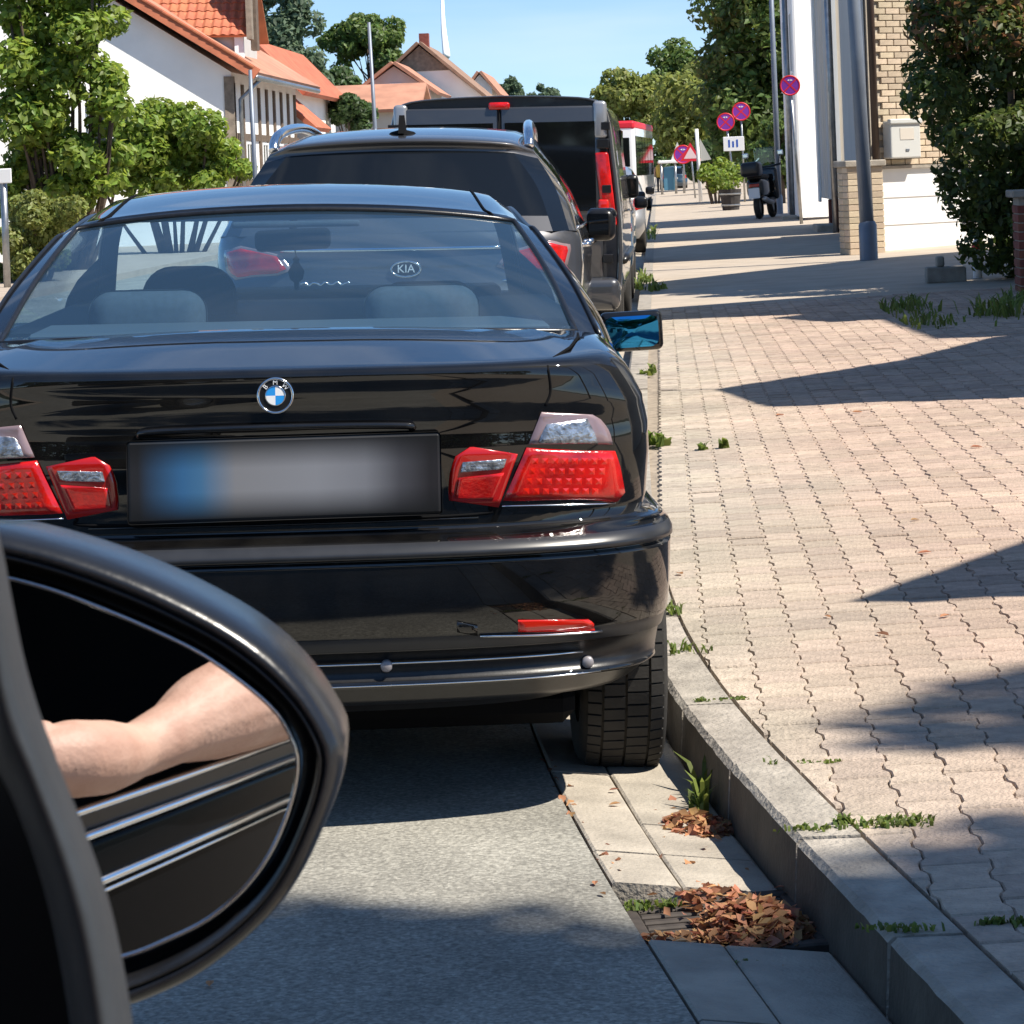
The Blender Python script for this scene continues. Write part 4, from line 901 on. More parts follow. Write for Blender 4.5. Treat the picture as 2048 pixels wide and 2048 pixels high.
def polar(poly, n=120, c=(150, 1540)):
    P = smooth_path([(a, b, 0) for a, b in poly+[poly[0]]], 6); P = [(p.x-c[0], p.y-c[1]) for p in P]
    an = np.unwrap([math.atan2(q, p) for p, q in P]); rr = [math.hypot(*p) for p in P]
    if an[-1] < an[0]: an = -an; sg = -1
    else: sg = 1
    out = []
    for k in range(n):
        t = an[0]+((2*math.pi*k/n-an[0]*1.0) % (2*math.pi)); r_ = float(np.interp(t, an, rr)); out.append((c[0]+r_*math.cos(sg*t), c[1]+r_*math.sin(sg*t)))
    return out
PO_, PG_ = polar(OUT), polar(GLS)
def mring(t, dep, sc=1.0):
    r_ = []
    for a, b in zip(PO_, PG_):
        x, y_ = a[0]+(b[0]-a[0])*t, a[1]+(b[1]-a[1])*t; x, y_ = 150+(x-150)*sc, 1540+(y_-1540)*sc
        r_.append(MI @ (on_plane(x, y_)+MN*dep))
    return r_
wm = bpy.data.objects.new('wing_mirror', None); link(wm, mycar)
grid('mirror_housing', [mring(0, -0.11, 0.35), mring(0, -0.105, 0.6), mring(0, -0.08, 0.85), mring(0, -0.045, 0.97), mring(0, -0.012), mring(0.02, -0.004), mring(0.08, 0.0015), mring(0.2, 0.005), mring(0.36, 0.006), mring(0.44, 0.004)], 'grey_plastic', wm, True, closed=True)
grid('mirror_bezel', [mring(0.44, 0.004), mring(0.47, 0.0055), mring(0.52, 0.0055), mring(0.56, 0.003), mring(0.64, -0.006), mring(0.8, -0.010), mring(0.98, -0.010)], 'black_plastic', wm, True, closed=True)
gl = []
for j in range(31):
    k = max(j/30, 0.004); r_ = []
    for a in PG_:
        p = on_plane(150+(a[0]-150)*k*0.995, 1540+(a[1]-1540)*k*0.995); d = p-MC; d2 = d.length_squared
        r_.append(MI @ (p+MN*(math.sqrt(MR*MR-d2)-MR-0.0015)))
    gl.append(r_)
mg = grid('mirror_glass', gl, 'mirror_glass', wm, True, closed=True)
tube('glass_edge', gl[-1], 0.0009, 'chrome', wm, 5, closed=True)
ft = MI @ on_plane(-330, 1760); tube('mirror_foot', smooth_path([ft+Vector((0, 0.05, 0)), Vector((-0.02, ft.y+0.04, 1.14)), Vector((-0.1, ft.y+0.02, 1.08))], 5), 0.035, 'black_plastic', wm, 10)
# window post between the lens and the mirror
RE = [(-22, 985), (-10, 1035), (5, 1097), (52, 1332), (110, 1510), (172, 1666), (224, 1823), (262, 2021), (290, 2250)]
LE = [(-34, 985), (-36, 1080), (-40, 1300), (-34, 1470), (31, 1614), (78, 1744), (112, 1880), (141, 2048), (170, 2260)]
ra = smooth_path([(a, b, 0) for a, b in RE], 5); la = smooth_path([(a, b, 0) for a, b in LE], 5); rows = []
for a, b in zip(la, ra):
    r_ = []
    for k in range(9):
        t = k/8; x, y_ = a.x+(b.x-a.x)*t, a.y+(b.y-a.y)*t; r_.append(MI @ at(x, y_, 0.47+0.02*(2*t-1)**2))
    rows.append(r_)
grid('window_post', rows, 'post_plastic', mycar, True)
pp = [at(a.x, a.y, 0.489) for a in la]; pq = [at(min(a.x-4, -40), a.y+10, 0.50) for a in la]
grid('post_panel', [[MI @ p, MI @ p.lerp(q, 0.5), MI @ q] for p, q in zip(pp, pq)], 'interior_dark', mycar, True)
# door, trims, cabin (local x is outward, local y forward)
zs1, zs2, zs3 = 1.1145, 1.0922, 1.0477
ya, yb = -1.0, 0.42
def rod(nm, z, r_, m, x=0.004): return tube(nm, [(x, ya, z), (x, yb, z)], r_, m, mycar, 10)
rod('sill_trim', zs1, 0.0045, 'chrome'); rod('chrome_strip', zs2, 0.0042, 'chrome', 0.008)
rod('crease_strip', zs3, 0.0045, 'chrome', 0.006); rod('crease_strip', zs3-0.010, 0.002, 'chrome', 0.006)
box('sill_rubber', -0.02, 0.004, ya, yb, zs2-0.004, zs1+0.003, 'black_plastic', mycar, 0.003)
frombm('door', box_data(-0.06, 0.0035, ya, yb+0.25, 0.40, zs2-0.003, 0.01, 2), 'door_paint', mycar, True)
box('cabin_back', -1.5, -0.02, -1.0, -0.95, 0.4, 1.62, 'interior_dark', mycar); box('cabin_side', -1.55, -1.5, -1.0, 0.9, 0.4, 1.62, 'interior_dark', mycar)
box('roof', -1.56, -0.14, -1.1, 0.55, 1.62, 1.68, 'paint_black', mycar, 0.03, 3, True); box('cabin_front', -1.5, -0.1, 0.62, 0.9, 0.5, 1.12, 'interior_dark', mycar, 0.04, 2)
frombm('fender', box_data(-1.5, -0.05, 0.70, 1.75, 0.35, 0.92, 0.10, 4), 'paint_black', mycar, True)
wheel(mycar, -0.17, 1.25, 0.31, 0.32, 0.2, 'steel', 1)
# forearm and hand on the sill
arm = thing('person', 'bare sunlit forearm and hand resting on a car window sill, reflected in the wing mirror', 'person', tuple(mirror_hit(292, 1499, 0.0)))
AI = pmat(arm).inverted()
def pxr(x, y, r_, off): return r_*(mirror_hit(x, y+10, off)-mirror_hit(x, y-10, off)).length/20
pth = [(60, 1528, 66, 0.012), (140, 1520, 80, 0.020), (205, 1516, 76, 0.020), (268, 1503, 57, 0.012), (345, 1466, 66, 0.010), (417, 1430, 94, 0.004), (522, 1388, 106, 0.0), (640, 1345, 110, 0.0), (760, 1300, 112, 0.0), (880, 1255, 112, 0.0), (980, 1220, 110, 0.0)]
P3 = [mirror_hit(x, y, o) for x, y, r_, o in pth]; R3 = [pxr(x, y, r_, o) for x, y, r_, o in pth]
bm = bmesh.new()
def addtube(pts, rads, seg=14):
    V, Fc = tube_data(pts, rads, seg); bv = [bm.verts.new(v) for v in V]
    for f in Fc: bm.faces.new([bv[i] for i in f])
sp = smooth_path(P3, 5); sr = list(np.interp(np.linspace(0, len(P3)-1, len(sp)), range(len(P3)), R3))
addtube([AI @ p for p in sp], sr)
fw = Vector((-math.sin(PSI), math.cos(PSI), 0)); hp = P3[0]; od = Vector((math.cos(PSI), math.sin(PSI), 0))
for k, (l, dz) in enumerate(((0.075, 0.024), (0.085, 0.008), (0.08, -0.008), (0.062, -0.024))):
    a = hp+Vector((0, 0, dz)); b_ = a+fw*l*0.5+od*0.006; c = a+fw*l*0.85+od*0.004+Vector((0, 0, -0.018)); addtube([AI @ q for q in smooth_path([a-fw*0.02, a, b_, c], 3)], list(np.linspace(0.0105, 0.0085, 10)), 8)
th = P3[0]-od*0.012; addtube([AI @ q for q in smooth_path([th, th+fw*0.02-od*0.024-Vector((0, 0, 0.004)), th+fw*0.05-od*0.034-Vector((0, 0, 0.016))], 3)], list(np.linspace(0.013, 0.009, 7)), 8)
el = P3[-1]; addtube([AI @ q for q in smooth_path([el, el-fw*0.06, el-fw*0.14-od*0.10+Vector((0, 0, 0.04)), el-fw*0.18-od*0.28+Vector((0, 0, 0.12))], 4)], list(np.linspace(R3[-1], 0.055, 13)))
ao = frombm('body', bm, 'skin', arm, True)
md = ao.modifiers.new('r', 'REMESH'); md.mode = 'VOXEL'; md.voxel_size = 0.0035; ms_ = ao.modifiers.new('s', 'SMOOTH'); ms_.iterations = 6
bpy.context.view_layer.update(); me = bpy.data.meshes.new_from_object(ao.evaluated_get(bpy.context.evaluated_depsgraph_get())); ao.modifiers.clear(); ao.data = me
me.polygons.foreach_set('use_smooth', [True]*len(me.polygons))
if not me.materials: me.materials.append(MATS['skin'])
tube('sleeve', [AI @ (el-fw*0.16-od*0.2+Vector((0, 0, 0.09))), AI @ (el-fw*0.2-od*0.42+Vector((0, 0, 0.2)))], [0.072, 0.09], 'shirt', arm, 14)

# ------------------------------------------------------------------ buildings
def window(t, x0, x1, z0, z1, y, depth=0.05, frame='white_enamel', axis='y', nm='window'):
    """casement on a wall facing -y (axis y) or -x / +x (axis x: x0, x1 run along y and y is the wall's x)"""
    w = bpy.data.objects.new(nm, None); link(w, t)
    def bx(n, a0, a1, b0, b1, d0, d1, m):
        if axis == 'y': return box(n, a0, a1, y+d0, y+d1, b0, b1, m, w)
        s = 1 if axis == '+x' else -1
        lo, hi = sorted((y-s*d0, y-s*d1)); return box(n, lo, hi, a0, a1, b0, b1, m, w)
    bx('pane', x0+0.05, x1-0.05, z0+0.05, z1-0.05, -0.01, 0.02, 'window_dark')
    bx('frame', x0, x1, z1-0.06, z1, -depth, 0.02, frame); bx('frame', x0, x1, z0, z0+0.06, -depth, 0.02, frame)
    bx('frame', x0, x0+0.06, z0+0.06, z1-0.06, -depth, 0.02, frame); bx('frame', x1-0.06, x1, z0+0.06, z1-0.06, -depth, 0.02, frame); m_ = (x0+x1)/2; bx('mullion', m_-0.03, m_+0.03, z0+0.06, z1-0.06, -depth*0.8, 0.02, frame)
    return w
def roof_slab(nm, quad, th, m, t):
    n = (Vector(quad[1])-Vector(quad[0])).cross(Vector(quad[3])-Vector(quad[0])).normalized(); n = n if n.z > 0 else -n
    return extr(nm, [Vector(q) for q in quad], n*th, m, t)

# left: white gabled house with a tiled dormer
def house_left():
    Yg = 62.0; L = Vector((-9.7, Yg, 0)); t = thing('gabled_house', 'white house with red tiled roof and dormer behind the leafy bushes on the left', 'house', tuple(L))
    e = at(505, 152, Yg-0.4); e2 = at(265, 0, Yg-0.4); sl_ = (e2.z-e.z)/(e.x-e2.x)
    ex, ez = e.x-L.x, e.z; rx = -4.9; rz = ez+sl_*(ex-rx)
    wx = 0.0; wz = ez-0.25+sl_*(ex-wx)
    D = 11.0
    pts = [(0, -0.2), (wx, wz), (rx, rz-0.25), (2*rx, wz), (2*rx, -0.2)]
    extr('wall', [(x, 0, z) for x, z in pts], (0, D, 0), 'render_white', t)
    for s in (0, 1):
        a = (ex, ez) if s == 0 else (2*rx-ex, ez)
        roof_slab('roof', [(a[0], -0.4, a[1]), (a[0], D+0.3, a[1]), (rx, D+0.3, rz), (rx, -0.4, rz)], 0.12, 'tile_orange', t)
        roof_slab('verge', [(a[0], -0.46, a[1]-0.06), (a[0], -0.40, a[1]-0.06), (rx, -0.40, rz-0.06), (rx, -0.46, rz-0.06)], 0.26, 'tile_red', t)
    # verge tiles along the near edge
    n = 26
    for k in range(n):
        u = (k+0.5)/n; c = Vector((ex+(rx-ex)*u*0.75, -0.43, ez+(rz-ez)*u*0.75+0.20))
        b = box('verge_tile', -0.10, 0.10, -0.07, 0.22, -0.02, 0.03, 'tile_red', t, 0.008); b.location = c; b.rotation_euler = (0, math.atan(sl_), 0)
    # timber-framed street side
    for k, yy in enumerate((0.0, 1.3, 2.6, 3.9, 5.2, 6.5, 7.8, 9.1, 10.4)):
        box('timber_post', 0.002, 0.05, yy, yy+0.22, 0, wz-0.25, 'timber_dark', t)
    for zz in (0.3, 1.35, 2.45): box('timber_rail', 0.002, 0.045, 0.22, D, zz, zz+0.16, 'timber_dark', t)
    for yy in (1.6, 4.2, 6.9): window(t, yy, yy+0.95, 1.55, 2.42, 0.03, 0.03, 'white_enamel', '+x')
    window(t, -3.05, -2.1, 2.0, 3.4, 0.0, 0.05)
    box('corner_post', -0.16, 0.05, -0.03, 0.14, 0, wz-0.1, 'timber_grey', t)
    tube('gutter_pipe', [(ex+0.03, -0.35, ez-0.02), (ex+0.03, D, ez-0.02)], 0.07, 'steel', t); tube('downpipe', [(ex+0.03, 0.3, ez-0.05), (0.13, 0.35, ez-0.5), (0.13, 0.35, 0.1)], 0.05, 'steel', t)
    # dormer: slope towards us, built of single tiles
    d = bpy.data.objects.new('dormer', None); link(d, t)
    b0 = at(495, 70, Yg+2.2)-L; y0 = 2.2; z0 = b0.z; X1 = b0.x; X0 = X1-3.2
    pit = R(48); up = Vector((0, math.cos(pit), math.sin(pit))); nrm = Vector((0, -math.sin(pit), math.cos(pit)))
    o = Vector((X0, y0, z0)); wdt = X1-X0; ht = 2.6
    extr('dormer_roof', [o, o+Vector((wdt, 0, 0)), o+Vector((wdt, 0, 0))+up*ht, o+up*ht], -nrm*0.06, 'tile_red', d)
    o2 = o+up*ht; extr('dormer_roof', [o2, o2+Vector((wdt, 0, 0)), o2+Vector((wdt, up.y*ht, -up.z*ht)), o2+Vector((0, up.y*ht, -up.z*ht))], (0, 0, -0.06), 'tile_red', d)
    V = []; nx_ = 6; TW, TL = 0.20, 0.27
    for j in range(2):
        for i in range(nx_+1):
            x = TW*i/nx_; V.append(Vector((x, 0, 0))+up*(TL*1.12*j)+nrm*(0.022*math.sin(2*math.pi*i/nx_)+0.035-0.03*j))
    me = bpy.data.meshes.new('tile'); nv_ = nx_+1
    V += [v-nrm*0.02 for v in V[:nv_]]
    me.from_pydata([tuple(v) for v in V], [], [(i, i+1, nv_+i+1, nv_+i) for i in range(nx_)]+[(2*nv_+i, 2*nv_+i+1, i+1, i) for i in range(nx_)]); me.materials.append(MATS['tile_red'])
    for r_ in range(9):
        for c in range(int(wdt/TW)):
            q = bpy.data.objects.new('tile', me); link(q, d); q.location = o+Vector((c*TW, 0, 0))+up*(r_*TL)
    box('dormer_wall', X0, X1-0.25, y0+0.25, y0+3.2, z0-2.2, z0-0.02, 'render_grey', d)
    box('dormer_wall', X0+1.0, X1-0.3, y0+1.2, y0+2.3, z0-0.02, z0+1.0, 'render_grey', d)
    box('barge_board', X1-0.02, X1+0.10, y0-0.05, y0+0.25, z0-0.1, z0+2.2, 'timber_grey', d); box('barge_board', X1+0.02, X1+0.16, y0+0.30, y0+0.7, z0-0.35, z0+2.2, 'timber_dark', d)
    box('dormer_post', X1-0.32, X1-0.12, y0+0.12, y0+0.24, z0-1.6, z0, 'white_enamel', d)
house_left()
def shear(o, k, done):       # the gable end stands askew to the street, turned towards it
    for c in o.children:
        if c.type == 'MESH' and c.data.name not in done:
            done.add(c.data.name)
            for v in c.data.vertices: v.co.y += k*v.co.x
        c.location.y += k*c.location.x; shear(c, k, done)
shear([o for o in bpy.data.objects if o.name == 'gabled_house'][0], 0.42, set())
def simple_house(label, x0, x1, y0, y1, ze, zr, wallm, roofm, wins=(), gable=True, ov=0.35, apex=None, extra=None):
    t = thing('house', label, 'house', ((x0+x1)/2, y0, 0)); cx = (x0+x1)/2; w = (x1-x0)/2; D = y1-y0
    if gable:
        extr('wall', [(-w, 0, -0.2), (w, 0, -0.2), (w, 0, ze), (0, 0, zr-0.1), (-w, 0, ze)], (0, D, 0), wallm, t)
        k = (zr-ze)/w
        for s in (-1, 1): roof_slab('roof', [(s*(w+ov), -ov, ze-k*ov), (s*(w+ov), D+ov, ze-k*ov), (0, D+ov, zr), (0, -ov, zr)], 0.14, roofm, t)
        if apex:
            za = apex; xa = w*(zr-za)/(zr-ze); extr('gable_boarding', [(-xa, -0.04, za), (xa, -0.04, za), (0, -0.04, zr-0.12)], (0, 0.038, 0), 'timber_grey', t)
    else:
        box('wall', -w, w, 0, D, -0.2, ze, wallm, t); k = (zr-ze)/(D/2)
        roof_slab('roof', [(-w-ov, -ov, ze-k*ov), (w+ov, -ov, ze-k*ov), (w+ov, D/2, zr), (-w-ov, D/2, zr)], 0.14, roofm, t)
        roof_slab('roof', [(-w-ov, D+ov, ze-k*ov), (w+ov, D+ov, ze-k*ov), (w+ov, D/2, zr), (-w-ov, D/2, zr)], 0.14, roofm, t)
        extr('gable_wall', [(w-0.02, 0, ze), (w-0.02, D, ze), (w-0.02, D/2, zr-0.1)], (-0.2, 0, 0), wallm, t)
    for a in wins: window(t, *a, 0.0)
    if extra: extra(t, w, D)
    return t
def cap_at(px, py, Y): return at(px, py, Y)
# second house on the left and its porch
a = at(520, 118, 76); b = at(590, 165, 76)
simple_house('narrow house with overhanging red roof just behind the timbered house', a.x-1.3, b.x-0.1, 76, 86, b.z, b.z+1.15, 'render_white', 'tile_red', [], gable=True)
a = at(545, 188, 74); b = at(618, 250, 74)
simple_house('low red-roofed porch beside the timbered house', a.x-1.2, b.x, 73.5, 76.5, b.z, a.z+0.1, 'render_grey', 'tile_red', [], gable=True, ov=0.2)
# far white house with brown gable boarding
a = at(770, 205, 125); b = at(960, 205, 125); r_ = at(838, 88, 125); zb = at(860, 146, 125).z
def chim(t, w, D): box('chimney', -0.1, 0.35, 1.2, 1.7, r_.z-0.6, r_.z+0.55, 'brick_red', t)
simple_house('far white house with weathered brown gable and chimney above the van', r_.x-3.0, r_.x+3.0, 125, 135, zb-1.3, r_.z, 'render_white', 'tile_brown', [(-0.75, 0.0, 2.9, 3.9)], apex=zb+0.1, extra=chim)
a = at(715, 190, 118); b = at(800, 190, 118); p = at(788, 128, 118)
simple_house('grey gabled annex with orange tiled edge in front of the far white house', p.x-1.6, p.x+1.55, 118, 124, at(705, 185, 118).z, p.z, 'render_grey', 'tile_orange', [(-0.2, 0.3, at(788, 178, 118).z-0.2, at(788, 178, 118).z+0.25)])
a = at(650, 192, 112); b = at(825, 185, 112)
simple_house('long low building with faded orange tiled roof left of the van', a.x, b.x, 112, 118, at(700, 222, 112).z, at(700, 172, 112).z, 'render_beige', 'tile_orange', [], gable=False)
a = at(935, 160, 140); b = at(985, 200, 140)
simple_house('small far house with orange gable at the end of the left row', a.x, b.x, 140, 150, at(985, 175, 140).z, at(960, 145, 140).z, 'render_white', 'tile_orange', [])

# right: cream brick house with white painted base
def brick_house():
    g_ = gnd(1750, 503, ZP); L = Vector((g_.x, g_.y, g_.z-0.06)); th = math.atan(0.62)
    t = thing('brick_house', 'cream brick house with white painted base and meter box behind the dark hedge', 'house', tuple(L), (0, 0, th))
    zb = 1.24; W_, D = 7.0, 7.0; Ht = 6.6
    sx, sy = 5.2*math.sin(th), 5.2*math.cos(th)
    prism('wall', [(0, 0.03), (W_, 0.03), (W_+sx, sy), (sx, sy)], zb, Ht, 'mortar', t)
    prism('base_wall', [(0, 0), (W_, 0), (W_+sx, sy), (sx, sy)], -0.1, zb-0.04, 'white_paint', t); prism('base_ledge', [(-0.02, -0.05), (W_, -0.05), (W_+sx, sy), (sx-0.02, sy)], zb-0.04, zb, 'concrete', t)
    me = None; bw, bh = 0.245, 0.088; n = 0
    for r_ in range(38):
        for c in range(7):
            x = 0.10+c*bw+(bw/2 if r_ % 2 else 0); z = zb+0.012+r_*bh
            if x > 1.78: continue
            if me is None: o = box('brick', 0, bw-0.014, 0, 0.05, 0, bh-0.013, 'brick_cream', t, 0.004); me = o.data
            else: o = bpy.data.objects.new('brick', me); link(o, t)
            o.location = (x, -0.002+random.uniform(-0.003, 0.003), z); n += 1
    prism('side_render', [(-0.015, 0.05), (0.0, 0.05), (sx, sy), (sx-0.02, sy)], 0.0, Ht, 'render_grey', t); prism('roof_slab', [(-0.25, -0.2), (W_+0.3, -0.2), (W_+sx+0.2, sy+0.2), (sx-0.2, sy+0.2)], Ht, Ht+0.25, 'slate', t)
    tube('downpipe', [(0.03, -0.07, zb-0.02), (0.03, -0.07, Ht-0.1)], 0.055, 'pipe_brown', t, 10)
    mb = bpy.data.objects.new('meter_box', None); link(mb, t)
    box('box', 0.20, 0.72, -0.20, -0.006, zb+0.10, zb+0.62, 'plastic_light', mb, 0.02, 2); box('lid', 0.18, 0.74, -0.23, -0.15, zb+0.58, zb+0.65, 'plastic_light', mb, 0.015, 2); box('dial_window', 0.36, 0.60, -0.206, -0.199, zb+0.36, zb+0.52, 'render_beige', mb); box('latch', 0.45, 0.51, -0.21, -0.199, zb+0.2, zb+0.23, 'steel', mb)
    for z in (0.42, 0.80): box('weatherboard_line', 0.05, W_, -0.012, 0.0, z, z+0.02, 'white_enamel', t)
brick_house()
def pillar():
    c = gnd(1728, 508, ZP); t = thing('brick_pillar', 'low cream brick gate pillar behind the grey lamp post', 'pillar', (c.x, c.y+0.2, c.z-0.01), (0, 0, R(16)))
    w, d, h_ = 0.52, 0.40, 1.20; box('core', -w/2+0.012, w/2-0.012, -d/2+0.012, d/2-0.012, 0, h_, 'mortar', t)
    me = {}
    for r_ in range(14):
        for f, (nn, ln) in enumerate(((3, w), (2, d), (2, d))):
            for k in range(nn):
                bl = ln/nn; z = r_*0.086
                if f not in me: o = box('brick', 0.006, bl-0.006, -0.012, 0.02, 0.005, 0.081, 'brick_cream', t, 0.004); me[f] = o.data
                else: o = bpy.data.objects.new('brick', me[f]); link(o, t)
                j = random.uniform(-0.003, 0.003)
                if f == 0: o.location = (-w/2+k*bl, -d/2+0.01+j, z)
                elif f == 1: o.location = (-w/2+0.01+j, d/2-k*bl, z); o.rotation_euler = (0, 0, R(-90))
                else: o.location = (w/2-0.01+j, -d/2+k*bl, z); o.rotation_euler = (0, 0, R(90))
    box('capstone', -w/2-0.04, w/2+0.04, -d/2-0.04, d/2+0.04, h_, h_+0.09, 'concrete', t, 0.012)
pillar()
def white_house():
    t = thing('white_house', 'white rendered house with a bright end wall beyond the beige one', 'house', (3.12, 59, 0.12))
    n = [(0, 0), (6, 3.0), (6, 8), (0.0, 6.6)]
    prism('wall', n, 0.1, 5.9, 'render_white', t); prism('plinth', [(0.06, 0.08), (6, 3.05), (6, 8), (0.06, 6.5)], -0.2, 0.1, 'slate', t); prism('roof', [(-0.12, -0.1), (6.2, 2.9), (6.2, 8.2), (-0.12, 6.8)], 5.9, 6.1, 'slate', t)
    box('corner_board', -0.05, 0.0, 0.0, 0.5, 0.15, 5.85, 'white_enamel', t); box('string_course', -0.04, 0.0, 0.5, 6.5, 3.0, 3.1, 'white_enamel', t)
    tube('downpipe', [(-0.06, 3.1, 0), (-0.06, 3.1, 5.8)], 0.06, 'steel', t)
    for yy in (1.0, 4.2): window(t, yy, yy+0.9, 3.3, 4.7, 0.0, 0.04, 'white_enamel', '-x')
    box('doorstep', -0.35, 0.0, 1.6, 2.8, -0.1, 0.12, 'concrete', t, 0.02)
def beige_house():
    t = thing('beige_house', 'beige boarded house front over a dark cellar opening, next to the brick house', 'house', (3.25, 47.8, 0.14))
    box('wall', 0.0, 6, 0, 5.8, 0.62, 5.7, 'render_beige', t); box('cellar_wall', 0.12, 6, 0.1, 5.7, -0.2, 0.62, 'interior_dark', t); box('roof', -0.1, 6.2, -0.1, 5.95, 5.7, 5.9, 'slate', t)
    for k in range(9): box('cladding_board', -0.045, -0.002, 0.05+k*0.64, 0.61+k*0.64, 0.58, 5.6, 'render_grey' if k % 3 == 1 else 'render_beige', t, 0.008)
    box('pilaster', -0.09, -0.046, 5.3, 5.78, 0.5, 5.6, 'white_paint', t); box('corner_board', -0.07, 0.0, -0.06, -0.002, 0.5, 5.6, 'white_paint', t)
    tube('downpipe', [(-0.12, 0.2, -0.1), (-0.12, 0.2, 5.6)], 0.06, 'steel', t); box('doorstep', -0.4, 0.0, 1.2, 2.6, -0.1, 0.14, 'concrete', t, 0.02); box('cellar_post', -0.05, 0.11, 0.0, 0.3, -0.2, 0.57, 'brick_red', t); box('cellar_post', -0.05, 0.11, 3.0, 3.3, -0.2, 0.57, 'brick_red', t)
def yard_gate():
    t = thing('yard_gate', 'dark boarded yard gate between the brick and beige houses', 'gate', (3.3, 45.4, 0.14))
    for k in range(9): box('board', 0.0, 0.04, -1.8+k*0.4, -1.42+k*0.4, 0.0, 1.75, 'timber_dark', t, 0.004)
    for z in (0.3, 1.4): box('rail', 0.042, 0.08, -1.8, 1.8, z, z+0.1, 'timber_dark', t)
beige_house(); yard_gate()
white_house()

# houses on the right beyond the frame whose shadows cross the pavement
SHX, SHY = math.cos(SUN_E)/math.sin(SUN_E)*math.cos(SUN_A), math.cos(SUN_E)/math.sin(SUN_E)*math.sin(SUN_A)
def shade_house(label, shadow, hgt, wallm, extra=()):
    g_ = [gnd(x, y, ZP) for x, y in shadow]; pl_ = [(p.x+(hgt-p.z)*SHX, p.y-(hgt-p.z)*SHY) for p in g_]+[tuple(q) for q in extra]; cx = sum(p[0] for p in pl_)/len(pl_); cy = sum(p[1] for p in pl_)/len(pl_)
    t = thing('flat_roofed_house', label, 'house', (cx, cy, 0)); q = [(x-cx, y-cy) for x, y in pl_]
    prism('wall', [(x*0.97, y*0.97) for x, y in q], -0.1, hgt-0.3, wallm, t); prism('roof', q, hgt-0.298, hgt, 'slate', t)
    return t, pl_
s1, s1p = shade_house('low flat-roofed house right of the pavement beside the black coupe', [(2048, 1081), (1696, 1203), (2048, 1182)], 4.6, 'render_beige', [(8, 7.6), (8, 13.5), (6.2, 12.2)])
s2_, s2p = shade_house('flat-roofed house right of the pavement, second from the camera', [(1430, 779), (1527, 814), (2048, 785)], 5.2, 'render_white', [(10, 14.2), (10, 19.5), (gnd(1975, 675, ZP).x+5.1*SHX, gnd(1975, 675, ZP).y-5.1*SHY), (gnd(1800, 720, ZP).x+5.1*SHX, gnd(1800, 720, ZP).y-5.1*SHY)])
tube('shadow_rod', [(s2p[0][0]-s2_.location.x+0.02, s2p[0][1]-s2_.location.y, 5.1), (s2p[0][0]-s2_.location.x-0.42, s2p[0][1]-s2_.location.y+0.19, 5.12)], 0.012, 'steel', s2_)  # unseen rod added to cast the thin line beyond the house shadow
s3_, s3p = shade_house('tall flat-roofed house standing right behind the dark hedge', [(1800, 580), (1318, 616), (1270, 622), (1270, 642), (1318, 639), (1700, 617), (1540, 637), (1660, 644), (1750, 636), (1870, 678), (1975, 673)], 8.4, 'render_grey', [(12, 19.6), (12, 27.5)])
s4_, s4p = shade_house('tall flat-roofed house between the dark hedge and the brick house', [(1720, 519), (1318, 563), (1270, 571), (1270, 590), (1330, 587), (1800, 557)], 8.4, 'render_beige', [(12, 28.9), (12, 34.5)])

# ------------------------------------------------------------------ street furniture
def lamp_post(label, base, r_, hgt, lean, arm=True):
    t = thing('lamp_post', label, 'lamp post', base)
    tube('post', [(0, 0, -0.05), (lean*0.35, 0, hgt*0.4), (lean, 0, hgt)], [r_, r_*0.92, r_*0.7], 'pole_grey', t, 14)
    lathe('base_collar', [(r_*1.0, 0.5), (r_*1.25, 0.45), (r_*1.25, 0.0)], 'pole_grey', t, seg=14)
    if arm: tube('arm', [(lean, 0, hgt), (lean-0.4, 0, hgt+0.3), (lean-1.3, 0, hgt+0.35)], r_*0.5, 'pole_grey', t, 8); frombm('lantern', box_data(lean-1.9, lean-1.2, -0.13, 0.13, hgt+0.30, hgt+0.42, 0.04, 2), 'plastic_light', t)
_g = gnd(1738, 520, ZP); lamp_post('thick grey lamp post standing in front of the brick pillar', tuple(_g), 0.094, 7.0, -0.16)
lamp_post('slim pale grey lamp post before the dark tree on the right', (at(1559, 423, 68).x, 68, 0.14), 0.075, 8.0, 0.0)
a = at(752, 215, 70); lamp_post('slender pale lamp post left above the van roof', (a.x, 70, 0.1), 0.06, at(748, 52, 70).z, -0.1, False)
a = at(512, 365, 52); lamp_post('thin pale post beside the timbered house front', (a.x, 52, 0.1), 0.05, at(505, 150, 52).z, -0.03, False)
